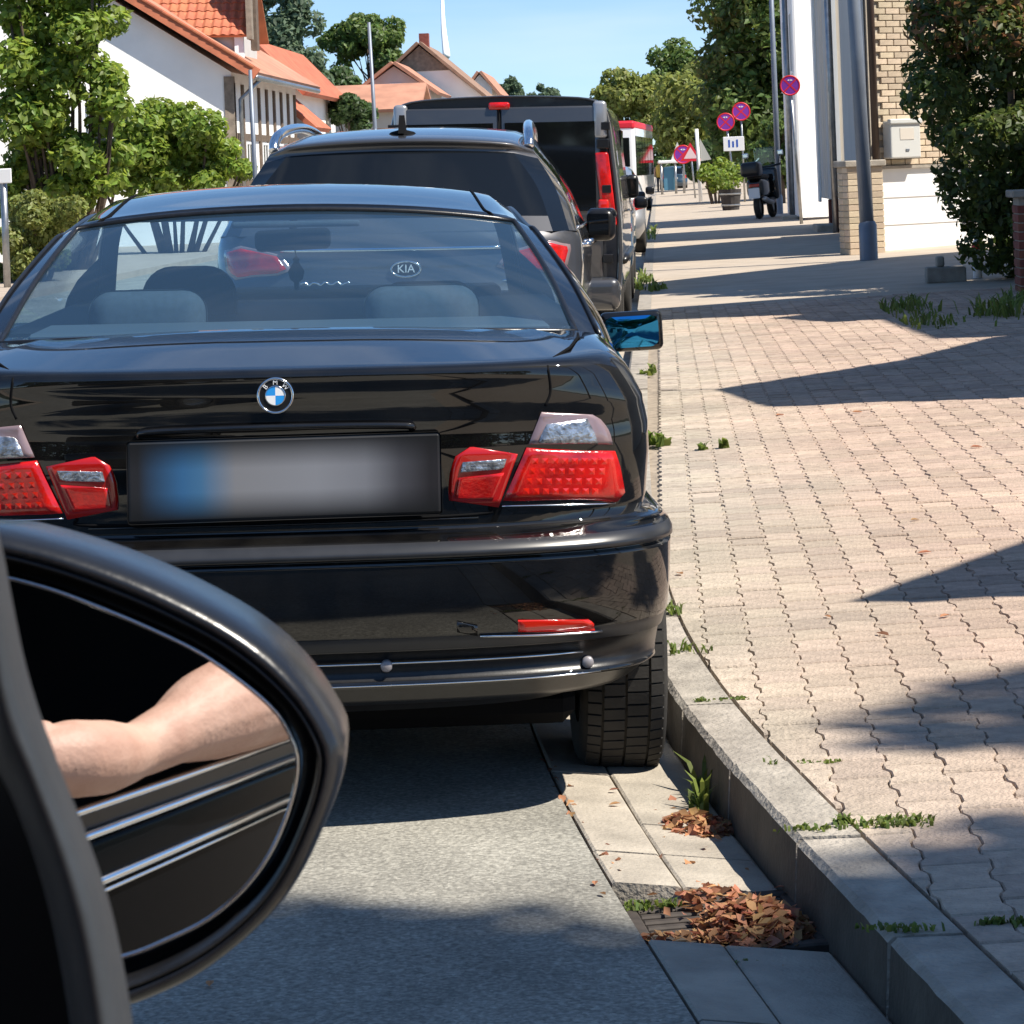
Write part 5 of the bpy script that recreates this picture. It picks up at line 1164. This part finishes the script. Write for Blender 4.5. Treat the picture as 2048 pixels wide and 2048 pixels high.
def disc_sign(label, c, rad, pole_bot, lean_to=None, double=False, extra=None, cross=True):
    t = thing('no_stopping_sign', label, 'sign', (pole_bot[0], pole_bot[1], pole_bot[2])); L = Vector(pole_bot); o = Vector(c)-L
    tube('post', [(0, 0, -0.05), (o.x, o.y+0.05, o.z+rad*0.9)], 0.035, 'steel', t, 8)
    d = bpy.data.objects.new('disc', None); link(d, t); d.location = o
    lathe('blue_face', [(0, -0.004), (rad*0.86, -0.004)], 'sign_blue', d, 'y', seg=28); lathe('red_ring', [(rad*0.84, -0.002), (rad*0.84, -0.007), (rad, -0.007), (rad, 0.004)], 'sign_red', d, 'y', seg=28); lathe('back', [(rad, 0.004), (0, 0.004)], 'steel', d, 'y', seg=28)
    for k, ang in enumerate((45, -45)):
        b = box('red_bar', -rad*0.86, rad*0.86, -0.0068-0.0012*k, -0.0055, -rad*0.07, rad*0.07, 'sign_red', d); b.rotation_euler = (0, R(ang), 0)
    for s in (-1, 1): extr('white_arrow', [(s*0.05*rad, -0.0085, 0.62*rad), (s*0.28*rad, -0.0085, 0.52*rad), (s*0.05*rad, -0.0085, 0.42*rad)], (0, 0.001, 0), 'white_enamel', d)
    if extra: extra(t, L)
    return t
def zone(t, L):
    a = at(1446, 274, 87.9)-L; b = at(1489, 301, 87.9)-L; box('white_plate', a.x, b.x, a.y-0.02, a.y, b.z, a.z, 'white_enamel', t, 0.01)
    for k in range(3): box('pictogram_bar', a.x+0.16+k*0.13, a.x+0.22+k*0.13, a.y-0.024, a.y-0.02, b.z+0.12, a.z-0.10-0.05*(k % 2), 'blue_enamel', t)
disc_sign('left of the two pink no-stopping discs, with white plate below, by the planter', tuple(at(1451, 244, 88)), 0.30, (at(1474, 412, 88).x, 88.1, 0.15), extra=zone)
disc_sign('right and higher of the two pink no-stopping discs, behind the motor scooter', tuple(at(1482, 223, 92)), 0.32, (at(1490, 400, 92).x, 92.1, 0.15))
disc_sign('shaded purple no-stopping disc in front of the white house corner', tuple(at(1580, 171, 56)), 0.215, (at(1604, 450, 56).x, 56.1, 0.15))
disc_sign('small far no-stopping disc beside the triangular sign', tuple(at(1366, 309, 118)), 0.42, tuple(at(1370, 376, 118)))
def tri_sign():
    b = gnd(1388, 380, ZP); b = Vector((at(1390, 378, 112).x, 112, ZP)); t = thing('warning_sign', 'red-edged triangular warning sign far down the pavement', 'sign', tuple(b)); c = at(1381, 305, 112)-b
    tube('post', [(0, 0, 0), (c.x, c.y+0.05, c.z+0.3)], 0.035, 'steel', t, 8)
    w = 0.46; extr('red_edge', [(c.x-w, c.y, c.z-0.36), (c.x+w, c.y, c.z-0.36), (c.x, c.y, c.z+0.42)], (0, 0.02, 0), 'sign_red', t); extr('white_face', [(c.x-w*0.62, c.y-0.004, c.z-0.25), (c.x+w*0.62, c.y-0.004, c.z-0.25), (c.x, c.y-0.004, c.z+0.22)], (0, 0.003, 0), 'flower', t)
tri_sign()
def left_sign():
    a = at(-14, 338, 38); b = at(24, 366, 38); t = thing('street_sign', 'white rectangular sign on a thin post at the left edge', 'sign', ((a.x+b.x)/2, 38, 0.1)); L = t.location
    box('plate', a.x-L.x, b.x-L.x, -0.02, 0, b.z-0.1, a.z-0.1, 'white_enamel', t, 0.01); tube('post', [(0, 0.04, -0.1), (0, 0.04, a.z-0.15)], 0.05, 'steel', t)
left_sign()
def white_post():
    b = Vector((at(1401, 385, 100).x, 100, ZP)); t = thing('white_post', 'white post with a pale furled banner, right of the triangular sign', 'post', tuple(b))
    tube('post', [(0, 0, 0), (-0.06, 0, at(1396, 262, 100).z)], 0.07, 'white_enamel', t, 10); z = at(1396, 262, 100).z
    extr('banner', [(0.05, 0, z-0.35), (0.45, 0, z-1.15), (0.05, 0, z-1.2)], (0, 0.03, 0), 'plastic_light', t)
white_post()
def awning():
    a = at(1330, 322, 135); t = thing('sun_awning', 'pale awning on posts at the far end of the pavement', 'awning', (a.x, 135, ZP)); z = a.z
    box('canopy', -0.35, 1.0, -0.6, 0.6, z-0.2, z-0.05, 'white_enamel', t, 0.03)
    for x in (-0.2, 0.5, 0.9): tube('pole', [(x, -0.5, 0), (x, -0.5, z-0.2)], 0.06, 'steel', t, 8)
    box('side_cloth', -0.1, 0.45, -0.4, -0.36, 0.2, z-0.4, 'cloth_blue', t, 0.01); extr('peak', [(0.3, 0, z-0.05), (1.0, 0, z-0.05), (0.65, 0, z+0.85)], (0, 0.05, 0), 'plastic_light', t)
awning()
def walker():
    b = gnd(1319, 357, ZP); b = Vector((at(1319, 362, 150).x, 150, ZP)); t = thing('person', 'distant pedestrian in yellow at the far end of the pavement', 'person', tuple(b))
    bm = bmesh.new(); bmesh.ops.create_uvsphere(bm, u_segments=10, v_segments=8, radius=0.11, matrix=Matrix.Translation((0, 0, 1.62)))
    frombm('head', bm, 'skin', t, True); tube('torso', [(0, 0, 0.8), (0, 0, 0.95), (0, 0, 1.3), (0, 0, 1.42), (0, 0, 1.52)], [0.16, 0.17, 0.21, 0.17, 0.06], 'cloth_yellow', t, 12)
    for s in (-1, 1): tube('leg', [(s*0.09, 0.1*s, 0.02), (s*0.09, 0, 0.45), (s*0.08, 0, 0.85)], [0.05, 0.06, 0.09], 'shirt', t, 8); tube('arm', [(s*0.2, 0, 1.38), (s*0.25, -0.03, 1.1), (s*0.24, -0.1, 0.85)], [0.055, 0.045, 0.035], 'skin', t, 8)
walker()
def far_car():
    hatch('dark car standing at the far end of the pavement beside the pedestrian', (at(1340, 350, 165).x+0.2, 165, 0), 0, 'paint_blue', 1.5, None)
far_car()
def scooter():
    b = gnd(1520, 438, ZP); t = thing('motor_scooter', 'black motor scooter with white number plate parked on its stand by the lamp post', 'scooter', (b.x, b.y, b.z), (0, R(-4), R(-14))); t.scale = (1.22, 1.22, 1.22)
    for yy in (0.0, 1.25):
        w = bpy.data.objects.new('wheel', None); link(w, t); w.location = (0, yy, 0.24)
        lathe('tyre', [(0.15, -0.05), (0.2, -0.06), (0.235, -0.03), (0.24, 0), (0.235, 0.03), (0.2, 0.06), (0.15, 0.05)], 'rubber', w, 'x', seg=24); lathe('rim', [(0, -0.03), (0.16, -0.03), (0.16, 0.03), (0, 0.03)], 'steel', w, 'x', seg=16)
    frombm('tail_body', box_data(-0.17, 0.17, -0.22, 0.55, 0.42, 0.78, 0.10, 4), 'paint_black', t, True); frombm('seat', box_data(-0.15, 0.15, -0.15, 0.62, 0.76, 0.86, 0.05, 3), 'rubber', t, True)
    frombm('top_box', box_data(-0.19, 0.19, -0.50, -0.12, 0.82, 1.10, 0.08, 4), 'black_plastic', t, True)
    frombm('footboard', box_data(-0.16, 0.16, 0.5, 1.0, 0.28, 0.40, 0.04, 2), 'black_plastic', t, True)
    frombm('front_shield', box_data(-0.22, 0.22, 0.98, 1.12, 0.35, 0.98, 0.06, 3), 'paint_black', t, True)
    tube('handlebar', [(-0.34, 0.88, 1.03), (-0.1, 1.0, 1.0), (0.1, 1.0, 1.0), (0.34, 0.88, 1.03)], 0.022, 'black_plastic', t)
    for s in (-1, 1): tube('mirror_stalk', [(s*0.28, 0.92, 1.04), (s*0.34, 0.90, 1.22)], 0.01, 'black_plastic', t); frombm('mirror', box_data(s*0.35-0.06, s*0.35+0.06, 0.88, 0.91, 1.2, 1.3, 0.02, 2), 'chrome', t)
    frombm('screen', box_data(-0.2, 0.2, 1.04, 1.06, 1.0, 1.38, 0.02, 2), 'glass_side', t); box('tail_lamp', -0.10, 0.10, -0.24, -0.21, 0.62, 0.68, 'red_lens_deep', t, 0.01)
    box('number_plate', -0.11, 0.11, -0.30, -0.29, 0.40, 0.60, 'white_enamel', t, 0.008); tube('exhaust', [(0.17, 0.5, 0.3), (0.19, 0.0, 0.34), (0.19, -0.25, 0.38)], 0.05, 'steel', t); tube('stand', [(-0.1, 0.45, 0.3), (-0.16, 0.42, 0.0)], 0.015, 'steel', t)
scooter()
def planter():
    b = gnd(1462, 420, ZP); t = thing('planter', 'dark wooden tub planter with leafy plants beside the scooter', 'planter', (b.x, b.y, b.z)); t.scale = (0.8, 0.8, 0.8)
    lathe('tub', [(0.0, 0.0), (0.30, 0.0), (0.40, 0.75), (0.36, 0.75), (0.36, 0.65), (0, 0.65)], 'wood_planter', t, seg=16, smooth=False)
    for z in (0.15, 0.55): lathe('hoop', [(0.325+z*0.13, z), (0.335+z*0.13, z+0.03), (0.33+z*0.135, z+0.06)], 'steel', t, seg=16)
    p, n = blob_points([((0.0, 0, 1.05), 0.42), ((-0.3, 0, 1.2), 0.3), ((0.3, 0.1, 1.3), 0.36), ((0.0, 0.2, 1.5), 0.3)], 500); leaves_mesh('foliage', p, n, 0.16, 'leaf_fresh', t)
planter()
def stone():
    a = gnd(1852, 566, ZP); b = gnd(1945, 566, ZP); t = thing('kerb_block', 'loose concrete edging with a small block on top below the hedge', 'stone', ((a.x+b.x)/2, a.y, a.z))
    w = (b.x-a.x)/2; box('edging', -w, w, -0.10, 0.12, 0, 0.16, 'concrete', t, 0.015, 2); box('block', -w*0.45, -w*0.05, -0.05, 0.10, 0.16, 0.27, 'concrete', t, 0.02, 2)
    c = gnd(1956, 556, ZP); u = thing('marker_post', 'short white marker post at the foot of the hedge', 'post', (c.x, c.y, c.z)); lathe('post', [(0.05, 0), (0.045, 0.36), (0.03, 0.40), (0, 0.41)], 'white_paint', u, seg=14); lathe('cap', [(0.052, 0.30), (0.052, 0.36)], 'sign_red', u, seg=14)
    p, n = blob_points([((0.05, 0.35, 0.62), 0.16)], 60); leaves_mesh('flower_head', p, n, 0.09, 'flower', thing('flowering_plant', 'pale pink flowers at the foot of the dark hedge', 'flowers', (c.x+0.02, c.y-0.1, c.z)))
stone()
def gate_post():
    a = at(2029, 395, 25); t = thing('brick_gate_post', 'red brick gate post at the right edge in front of the hedge', 'pillar', (a.x+0.2, 25, 0.14)); z = a.z-0.14
    box('core', -0.19, 0.19, -0.19, 0.19, 0, z, 'mortar', t); me = None
    for r_ in range(int(z/0.083)):
        for k in range(2):
            for s in (0, 1):
                if me is None: o = box('brick', 0.005, 0.195, -0.012, 0.02, 0.005, 0.076, 'brick_red', t, 0.004); me = o.data
                else: o = bpy.data.objects.new('brick', me); link(o, t)
                if s == 0: o.location = (-0.2+k*0.2, -0.19, r_*0.083)
                else: o.location = (-0.19, 0.2-k*0.2, r_*0.083); o.rotation_euler = (0, 0, R(-90))
    box('capstone', -0.25, 0.25, -0.25, 0.25, z, z+0.07, 'concrete', t, 0.01)
gate_post()

# ------------------------------------------------------------------ trees, hedges, plants
def hedge_right():
    Y = 27.1; out = [(1900, -260), (1858, -120), (1836, 0), (1838, 70), (1830, 130), (1835, 200), (1850, 280), (1876, 350), (1900, 400), (1922, 440), (1940, 480), (1985, 530)]
    t = thing('hedge', 'tall overhanging hedge at right, dark below with sunlit bronze-green top', 'hedge', (3.3, Y, ZP)); bl = []
    for px, py in out:
        for k in range(6):
            x = px+10+k*52+random.uniform(-8, 8); p = at(x, py+random.uniform(-15, 15), Y+random.uniform(-0.9, 0.9)+(0.2*k if k > 3 else 0))
            bl.append(((p.x+0.16, p.y, max(0.35, p.z)), random.uniform(0.22, 0.36)))
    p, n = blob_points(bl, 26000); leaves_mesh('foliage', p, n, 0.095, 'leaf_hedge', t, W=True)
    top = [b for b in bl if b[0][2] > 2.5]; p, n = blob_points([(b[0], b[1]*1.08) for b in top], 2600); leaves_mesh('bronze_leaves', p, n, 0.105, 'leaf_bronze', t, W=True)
    V = []; Fc = []
    for k in range(6):
        x0 = 3.75+k*0.2; v, f = tube_data(smooth_path([(x0, Y+0.2*(k % 2), 0), (x0-0.15, Y, 1.0), (x0-0.2+0.1*k, Y-0.1, 2.6)], 4), [0.06]*5+[0.035]*4, 7); o = len(V); V += v; Fc += [tuple(i+o for i in q) for q in f]
    mesh('stems', V, Fc, 'bark', t, True, W=True)
hedge_right()
def shrub(label, spots, Y, n, leaf, m, name='bush', rj=0.5):
    bl = []
    for px, py, rpx in spots:
        for k in range(3):
            p = at(px+random.uniform(-0.5, 0.5)*rpx, py+random.uniform(-0.5, 0.5)*rpx, Y+random.uniform(-rj, rj)); bl.append(((p.x, p.y, max(0.2, p.z)), rpx*Y/F*random.uniform(0.6, 0.85)))
    cx = sum(b[0][0] for b in bl)/len(bl); t = thing(name, label, 'bush', (cx, Y, 0.1)); p, nr = blob_points(bl, n); leaves_mesh('foliage', p, nr, leaf, m, t, W=True)
    V = []; Fc = []
    for b in bl[::2]:
        v, f = tube_data(smooth_path([(cx+(b[0][0]-cx)*0.35, Y, 0), (cx+(b[0][0]-cx)*0.7, Y, b[0][2]*0.5), b[0]], 3), [0.05, 0.045, 0.04, 0.035, 0.03, 0.025, 0.02], 6); o = len(V); V += v; Fc += [tuple(i+o for i in q) for q in f]
    mesh('stems', V, Fc, 'bark', t, True, W=True); return t
random.seed(11)
shrub('tall leafy sapling with loose bright leaves at the left edge', [(20, -60, 70), (110, -50, 80), (200, -40, 50), (30, 40, 65), (120, 40, 75), (205, 60, 55), (60, 120, 70), (150, 140, 75), (225, 150, 45), (20, 190, 50), (110, 215, 70), (205, 225, 55), (60, 285, 55), (150, 290, 60), (225, 300, 45), (30, 350, 45), (120, 365, 40), (20, 400, 38), (85, 395, 40), (160, 380, 42), (215, 365, 36), (60, 330, 50), (185, 345, 40)], 45, 14500, 0.165, 'leaf_fresh')
shrub('rounded bright green bush before the white house wall', [(290, 250, 55), (350, 235, 55), (395, 260, 55), (250, 300, 55), (320, 310, 60), (390, 320, 60), (445, 320, 45), (270, 360, 50), (340, 370, 50), (420, 365, 45), (480, 345, 28), (210, 330, 50)], 54, 12000, 0.16, 'leaf_fresh')
shrub('low feathery yellow-green conifer bush at the left kerb', [(20, 470, 50), (80, 455, 50), (130, 430, 35), (40, 520, 45), (100, 500, 45), (10, 555, 40), (60, 420, 40)], 40, 12000, 0.085, 'leaf_olive')
random.seed(5)
def T(label, px, py, rxp, rzp, Y, m, leaf, n, nb=26, name='tree', zlo=-0.9, group='trees along the street'):
    c = at(px, py, Y); s = Y/F; return tree(name, label, 'tree', (c.x, Y, 0.0), c.z+rzp*s, tuple(c), rxp*s, max(rxp*s, 0.8)*0.9, rzp*s, m, leaf*0.72, int(n*1.9), int(nb*1.3), max(0.12, 0.05*rxp*s), group, zlo)
T('large dark green tree rising beside the white house', 1545, 90, 130, 260, 95, 'leaf_mid', 0.42, 9000, 40)
T('low part-lit tree below the dark one, behind the scooter', 1560, 300, 60, 75, 84, 'leaf_mid', 0.30, 2500, 16)
T('broad olive tree in the middle of the right-hand row', 1420, 230, 110, 125, 150, 'leaf_olive', 0.55, 7000, 34)
T('rounded olive tree at the street bend, left of the broad one', 1262, 225, 72, 82, 190, 'leaf_olive', 0.62, 4200, 24)
T('tall olive tree behind the broad one', 1345, 190, 75, 95, 210, 'leaf_mid', 0.7, 4200, 24)
T('dark low tree closing the street end', 1340, 310, 90, 50, 200, 'leaf_dark', 0.6, 3200, 18)
T('small dark tree under the no-stopping discs', 1440, 330, 70, 45, 125, 'leaf_dark', 0.4, 2600, 18)
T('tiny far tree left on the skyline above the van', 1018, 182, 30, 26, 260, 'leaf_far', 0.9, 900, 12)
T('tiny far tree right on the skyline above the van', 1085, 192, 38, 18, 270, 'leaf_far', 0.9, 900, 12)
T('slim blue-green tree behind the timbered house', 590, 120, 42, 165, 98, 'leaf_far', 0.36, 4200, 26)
T('spreading tree top left of the far white house', 735, 95, 85, 68, 150, 'leaf_mid', 0.5, 3600, 26)
T('dark round bush tree below the spreading tree', 665, 170, 55, 50, 135, 'leaf_dark', 0.42, 2600, 18)
T('dark green tree top beside the red porch roof', 615, 225, 50, 45, 90, 'leaf_dark', 0.30, 2400, 16)
T('thin dark tree just right of the timbered house roof', 548, 50, 45, 85, 110, 'leaf_far', 0.40, 2400, 18)
T('dark bush tree left of the van roof', 700, 225, 60, 35, 84, 'leaf_dark', 0.26, 2400, 16)
shrub('low green planting between the tub and the white post', [(1420, 350, 22), (1438, 335, 22), (1425, 372, 18), (1450, 360, 20)], 92, 900, 0.20, 'leaf_fresh')
# two unseen trees read from their shade; row added to darken the coupe's reflections
def shade_tree(label, sx_, sy_, hgt, rx, ry, rz, leaf, n, nb, rmin, rmax):
    cx, cy = sx_+hgt*SHX, sy_-hgt*SHY
    tree('tree', label, 'tree', (cx+0.5, cy-0.3, 0), hgt+1, (cx, cy, hgt), rx, ry, rz, 'leaf_mid', leaf, n, nb, 0.15, 'trees along the street', rmin=rmin, rmax=rmax)
shade_tree('leafy street tree out of view at right whose shade falls on the near kerb', 0.3, 3.88, 12.0, 4.2, 1.45, 1.2, 0.25, 15000, 80, 0.4, 0.7)
shade_tree('second tree out of view at right throwing a soft shade band on the paving', 1.35, 6.55, 12.0, 1.0, 0.22, 0.3, 0.2, 900, 10, 0.25, 0.4)
for k, x in enumerate((-13.5, -9, -4.5, 0, 4.5, 9, 13.5)):
    tree('tree', '%s dark tree from the left in the unseen row added far behind the camera' % ('first', 'second', 'third', 'fourth', 'fifth', 'sixth', 'seventh')[k], 'tree', (x, -21-(k % 2)*2, 0), 9, (x, -21-(k % 2)*2, 3.6), 3.9, 2.5, 4.8, 'leaf_dark', 0.55, 4200, 30, 0.2, 'trees along the street')

# weeds and grass in the joints
def tuft(label, x, y, z, n, spread, hgt, m='grass', wid=0.008, sy=None):
    t = thing('weed_tuft', label, 'weeds', (x, y, z), group='weeds in the paving joints'); V = []; Fc = []; sy = sy or spread; cl = [(random.uniform(-1, 1), random.uniform(-1, 1), random.uniform(0.12, 0.5), random.uniform(0.4, 1.25)) for _ in range(7)]
    for k in range(n):
        c_ = random.choice(cl); bx_, by_ = spread*max(-1.2, min(1.2, c_[0]+random.gauss(0, 0.5)*c_[2])), sy*(c_[1]*0.7+random.gauss(0, 0.6)*c_[2]); h_ = hgt*random.uniform(0.3, 1.0)*c_[3]; q = random.uniform(0, 6.283); l = random.uniform(0.3, 1.1)*h_; w = wid*random.uniform(0.6, 1.3)
        s_ = (-math.sin(q)*w/2, math.cos(q)*w/2); i = len(V)
        for u, ww, zz in ((0, 1, 0), (0.45, 0.9, 0.75), (1.0, 0.05, 0.95)):
            cx, cy = bx_+math.cos(q)*l*u, by_+math.sin(q)*l*u; V += [(cx+s_[0]*ww, cy+s_[1]*ww, h_*zz), (cx-s_[0]*ww, cy-s_[1]*ww, h_*zz)]
        Fc += [(i, i+1, i+3, i+2), (i+2, i+3, i+5, i+4)]
    o = mesh('blades', V, Fc, m, t); o['kind'] = 'stuff'; return t
for lab, px, py, n, sp, hg, sy in (('green weed tuft on the kerb just behind the coupe rear corner', 1345, 1225, 46, 0.045, 0.05, 0.07), ('weed tuft on the kerb beside the coupe rear tyre', 1372, 1303, 40, 0.06, 0.035, 0.06),
    ('thin strip of green moss across the kerb behind the tyre', 1450, 1400, 90, 0.12, 0.012, 0.02), ('dry grass strip in the second kerb joint', 1610, 1525, 60, 0.10, 0.014, 0.03), ('larger grass patch in the shaded kerb joint', 1690, 1655, 320, 0.15, 0.022, 0.05),
    ('shaded grass strip at the right edge of the near kerb', 1945, 1850, 320, 0.17, 0.022, 0.035), ('leafy weed against the coupe sill by the kerb', 1312, 890, 60, 0.06, 0.09, 0.15), ('small weed on the paving near the coupe door', 1397, 900, 24, 0.03, 0.05, 0.03), ('small pointed weed right of the others near the coupe', 1445, 896, 20, 0.025, 0.05, 0.03),
    ('weed at the kerb below the blue door mirror', 1297, 748, 30, 0.06, 0.10, 0.2), ('yellow-green clump at the kerb beside the van wheel', 1306, 580, 90, 0.16, 0.14, 0.5), ('tall yellow weed along the kerb by the van', 1290, 560, 90, 0.08, 0.22, 1.2), ('dry grass along the kerb further up beyond the van', 1300, 470, 140, 0.10, 0.2, 4.0)):
    p = gnd(px, py, ZP); tuft(lab, p.x, p.y, p.z, n, sp, hg, sy=sy, wid=0.008 if p.y < 12 else 0.03)
p = gnd(2000, 620, ZP); tuft('shaded grass verge at the foot of the dark hedge', p.x, p.y, p.z-0.01, 900, 0.75, 0.16, wid=0.02, sy=2.0)
p = gnd(1445, 1640, -0.06); tuft('green weed growing in the gutter behind the tyre', 0.04, 6.32, -0.055, 60, 0.02, 0.10, sy=0.12, wid=0.012)
p = gnd(1290, 1815, -0.05); tuft('green moss patch at the left side of the drain grate', p.x, p.y, -0.05, 160, 0.06, 0.018, sy=0.03)
tuft('small weed in the gutter joint below the drain', *gnd(1480, 1930, -0.045)[:2], -0.045, 50, 0.035, 0.012, sy=0.012)
# leaf litter
def litter(label, c, rx, ry, hgt, n, size):
    t = thing('leaf_pile', label, 'leaf pile', c, (0, 0, R(10)), group='leaf piles in the gutter'); a = rng.uniform(0, 6.283, n); r_ = rng.random(n)**0.5; x = rx*r_*np.cos(a); y_ = ry*r_*np.sin(a)
    z = hgt*(1-r_**1.7)*rng.random(n)**0.45+0.004; nr = np.stack([rng.normal(0, 0.55, n), rng.normal(0, 0.55, n), np.ones(n)], 1); nr /= np.linalg.norm(nr, axis=1)[:, None]
    o = leaves_mesh('dead_leaves', np.stack([x, y_, z], 1), nr, size, 'leaf_litter', t, jit=0.5, ratio=0.6); o['kind'] = 'stuff'
a = gnd(1512, 1850, -0.045); litter('large heap of brown dead leaves lying on the drain grate', (a.x-0.005, a.y, -0.062), 0.12, 0.15, 0.062, 720, 0.034)
a = gnd(1425, 1800, -0.045); litter('thin scatter of brown leaves over the middle of the drain', (a.x, a.y+0.02, -0.055), 0.07, 0.10, 0.02, 90, 0.03)
a = gnd(1392, 1655, -0.05); litter('small bright heap of orange dead leaves against the kerb', (a.x-0.005, a.y, -0.06), 0.085, 0.11, 0.042, 240, 0.032)
a = gnd(1330, 1905, -0.045); litter('sparse brown leaves along the near edge of the drain', (a.x-0.02, a.y+0.09, -0.05), 0.13, 0.02, 0.012, 50, 0.026)
a = gnd(1430, 1760, -0.045); litter('sparse dead leaves scattered over the gutter slabs around the drain', (a.x-0.02, a.y+0.1, -0.05), 0.15, 0.75, 0.006, 46, 0.028)
a = gnd(1300, 1600, -0.045); litter('few leaf scraps along the asphalt edge behind the coupe', (a.x-0.16, a.y-0.2, -0.028), 0.03, 0.6, 0.004, 26, 0.022)
lm = None
for px, py, z, s, lab in ((1849, 1108, ZP, 0.05, 'curled brown leaf above the nearest wedge-shaped shadow'), (1360, 1150, ZP, 0.045, 'narrow orange leaf on the kerb beside the coupe bumper'), (1560, 832, ZP, 0.06, 'leaf just below the tip of the second pavement shadow'), (1715, 826, ZP, 0.06, 'leaf under the lower edge of the second pavement shadow'),
    (1953, 896, ZP, 0.06, 'leaf on sunlit paving near the right edge'), (1765, 1272, ZP, 0.05, 'leaf below the nearest wedge-shaped shadow'), (1655, 1236, ZP, 0.03, 'tiny leaf left of the nearest shadow tip'), (1890, 1235, ZP, 0.04, 'small leaf under the right part of the nearest shadow'), (1830, 1042, ZP, 0.04, 'small leaf above the largest curled leaf on the paving'),
    (1230, 1612, -0.03, 0.03, 'pale leaf on the sunlit gutter slab behind the tyre'), (1228, 1583, -0.03, 0.025, 'smaller pale leaf nearest the tyre in the gutter'), (1190, 1770, -0.02, 0.025, 'leaf on the asphalt edge left of the drain'), (1205, 1792, -0.02, 0.025, 'leaf on the asphalt edge just above the drain corner'), (1420, 1935, -0.05, 0.03, 'dark leaf on the shaded gutter slab below the drain'), (1500, 1915, -0.05, 0.016, 'tiny leaf on the gutter slab by the kerb below the heap'), (420, 1972, 0.0, 0.03, 'pale leaf on the shaded asphalt under the wing mirror')):
    if s == 0: continue
    g = gnd(px, py, z)
    if lm is None:
        V = [(-0.5, 0, 0), (-0.2, 0.24, 0.12), (0.15, 0.22, 0.16), (0.5, 0, 0.05), (0.15, -0.22, 0.16), (-0.2, -0.24, 0.12), (0, 0, 0.02)]; lm = bpy.data.meshes.new('fallen_leaf'); lm.from_pydata(V, [], [(0, 6, 1), (1, 6, 2), (2, 6, 3), (3, 6, 4), (4, 6, 5), (5, 6, 0)]); lm.materials.append(MATS['leaf_litter'])
    o = bpy.data.objects.new('fallen_leaf', lm); COL.objects.link(o); o.location = (g.x, g.y, g.z+0.004); o.scale = (s, s, s); o.rotation_euler = (0, 0, random.uniform(0, 6)); props(o, lab, 'leaf', 'single fallen leaves')

# vapour trail high in the sky
a, b, c = at(884, -60, 3200), at(886, 40, 3100), at(893, 112, 3000)
ct = tube('vapour_trail', smooth_path([a, b, c], 8), list(np.linspace(0.9, 4.2, 17)), 'contrail', None, 10); props(ct, 'thin white vapour trail rising straight up in the blue sky', 'vapour trail')
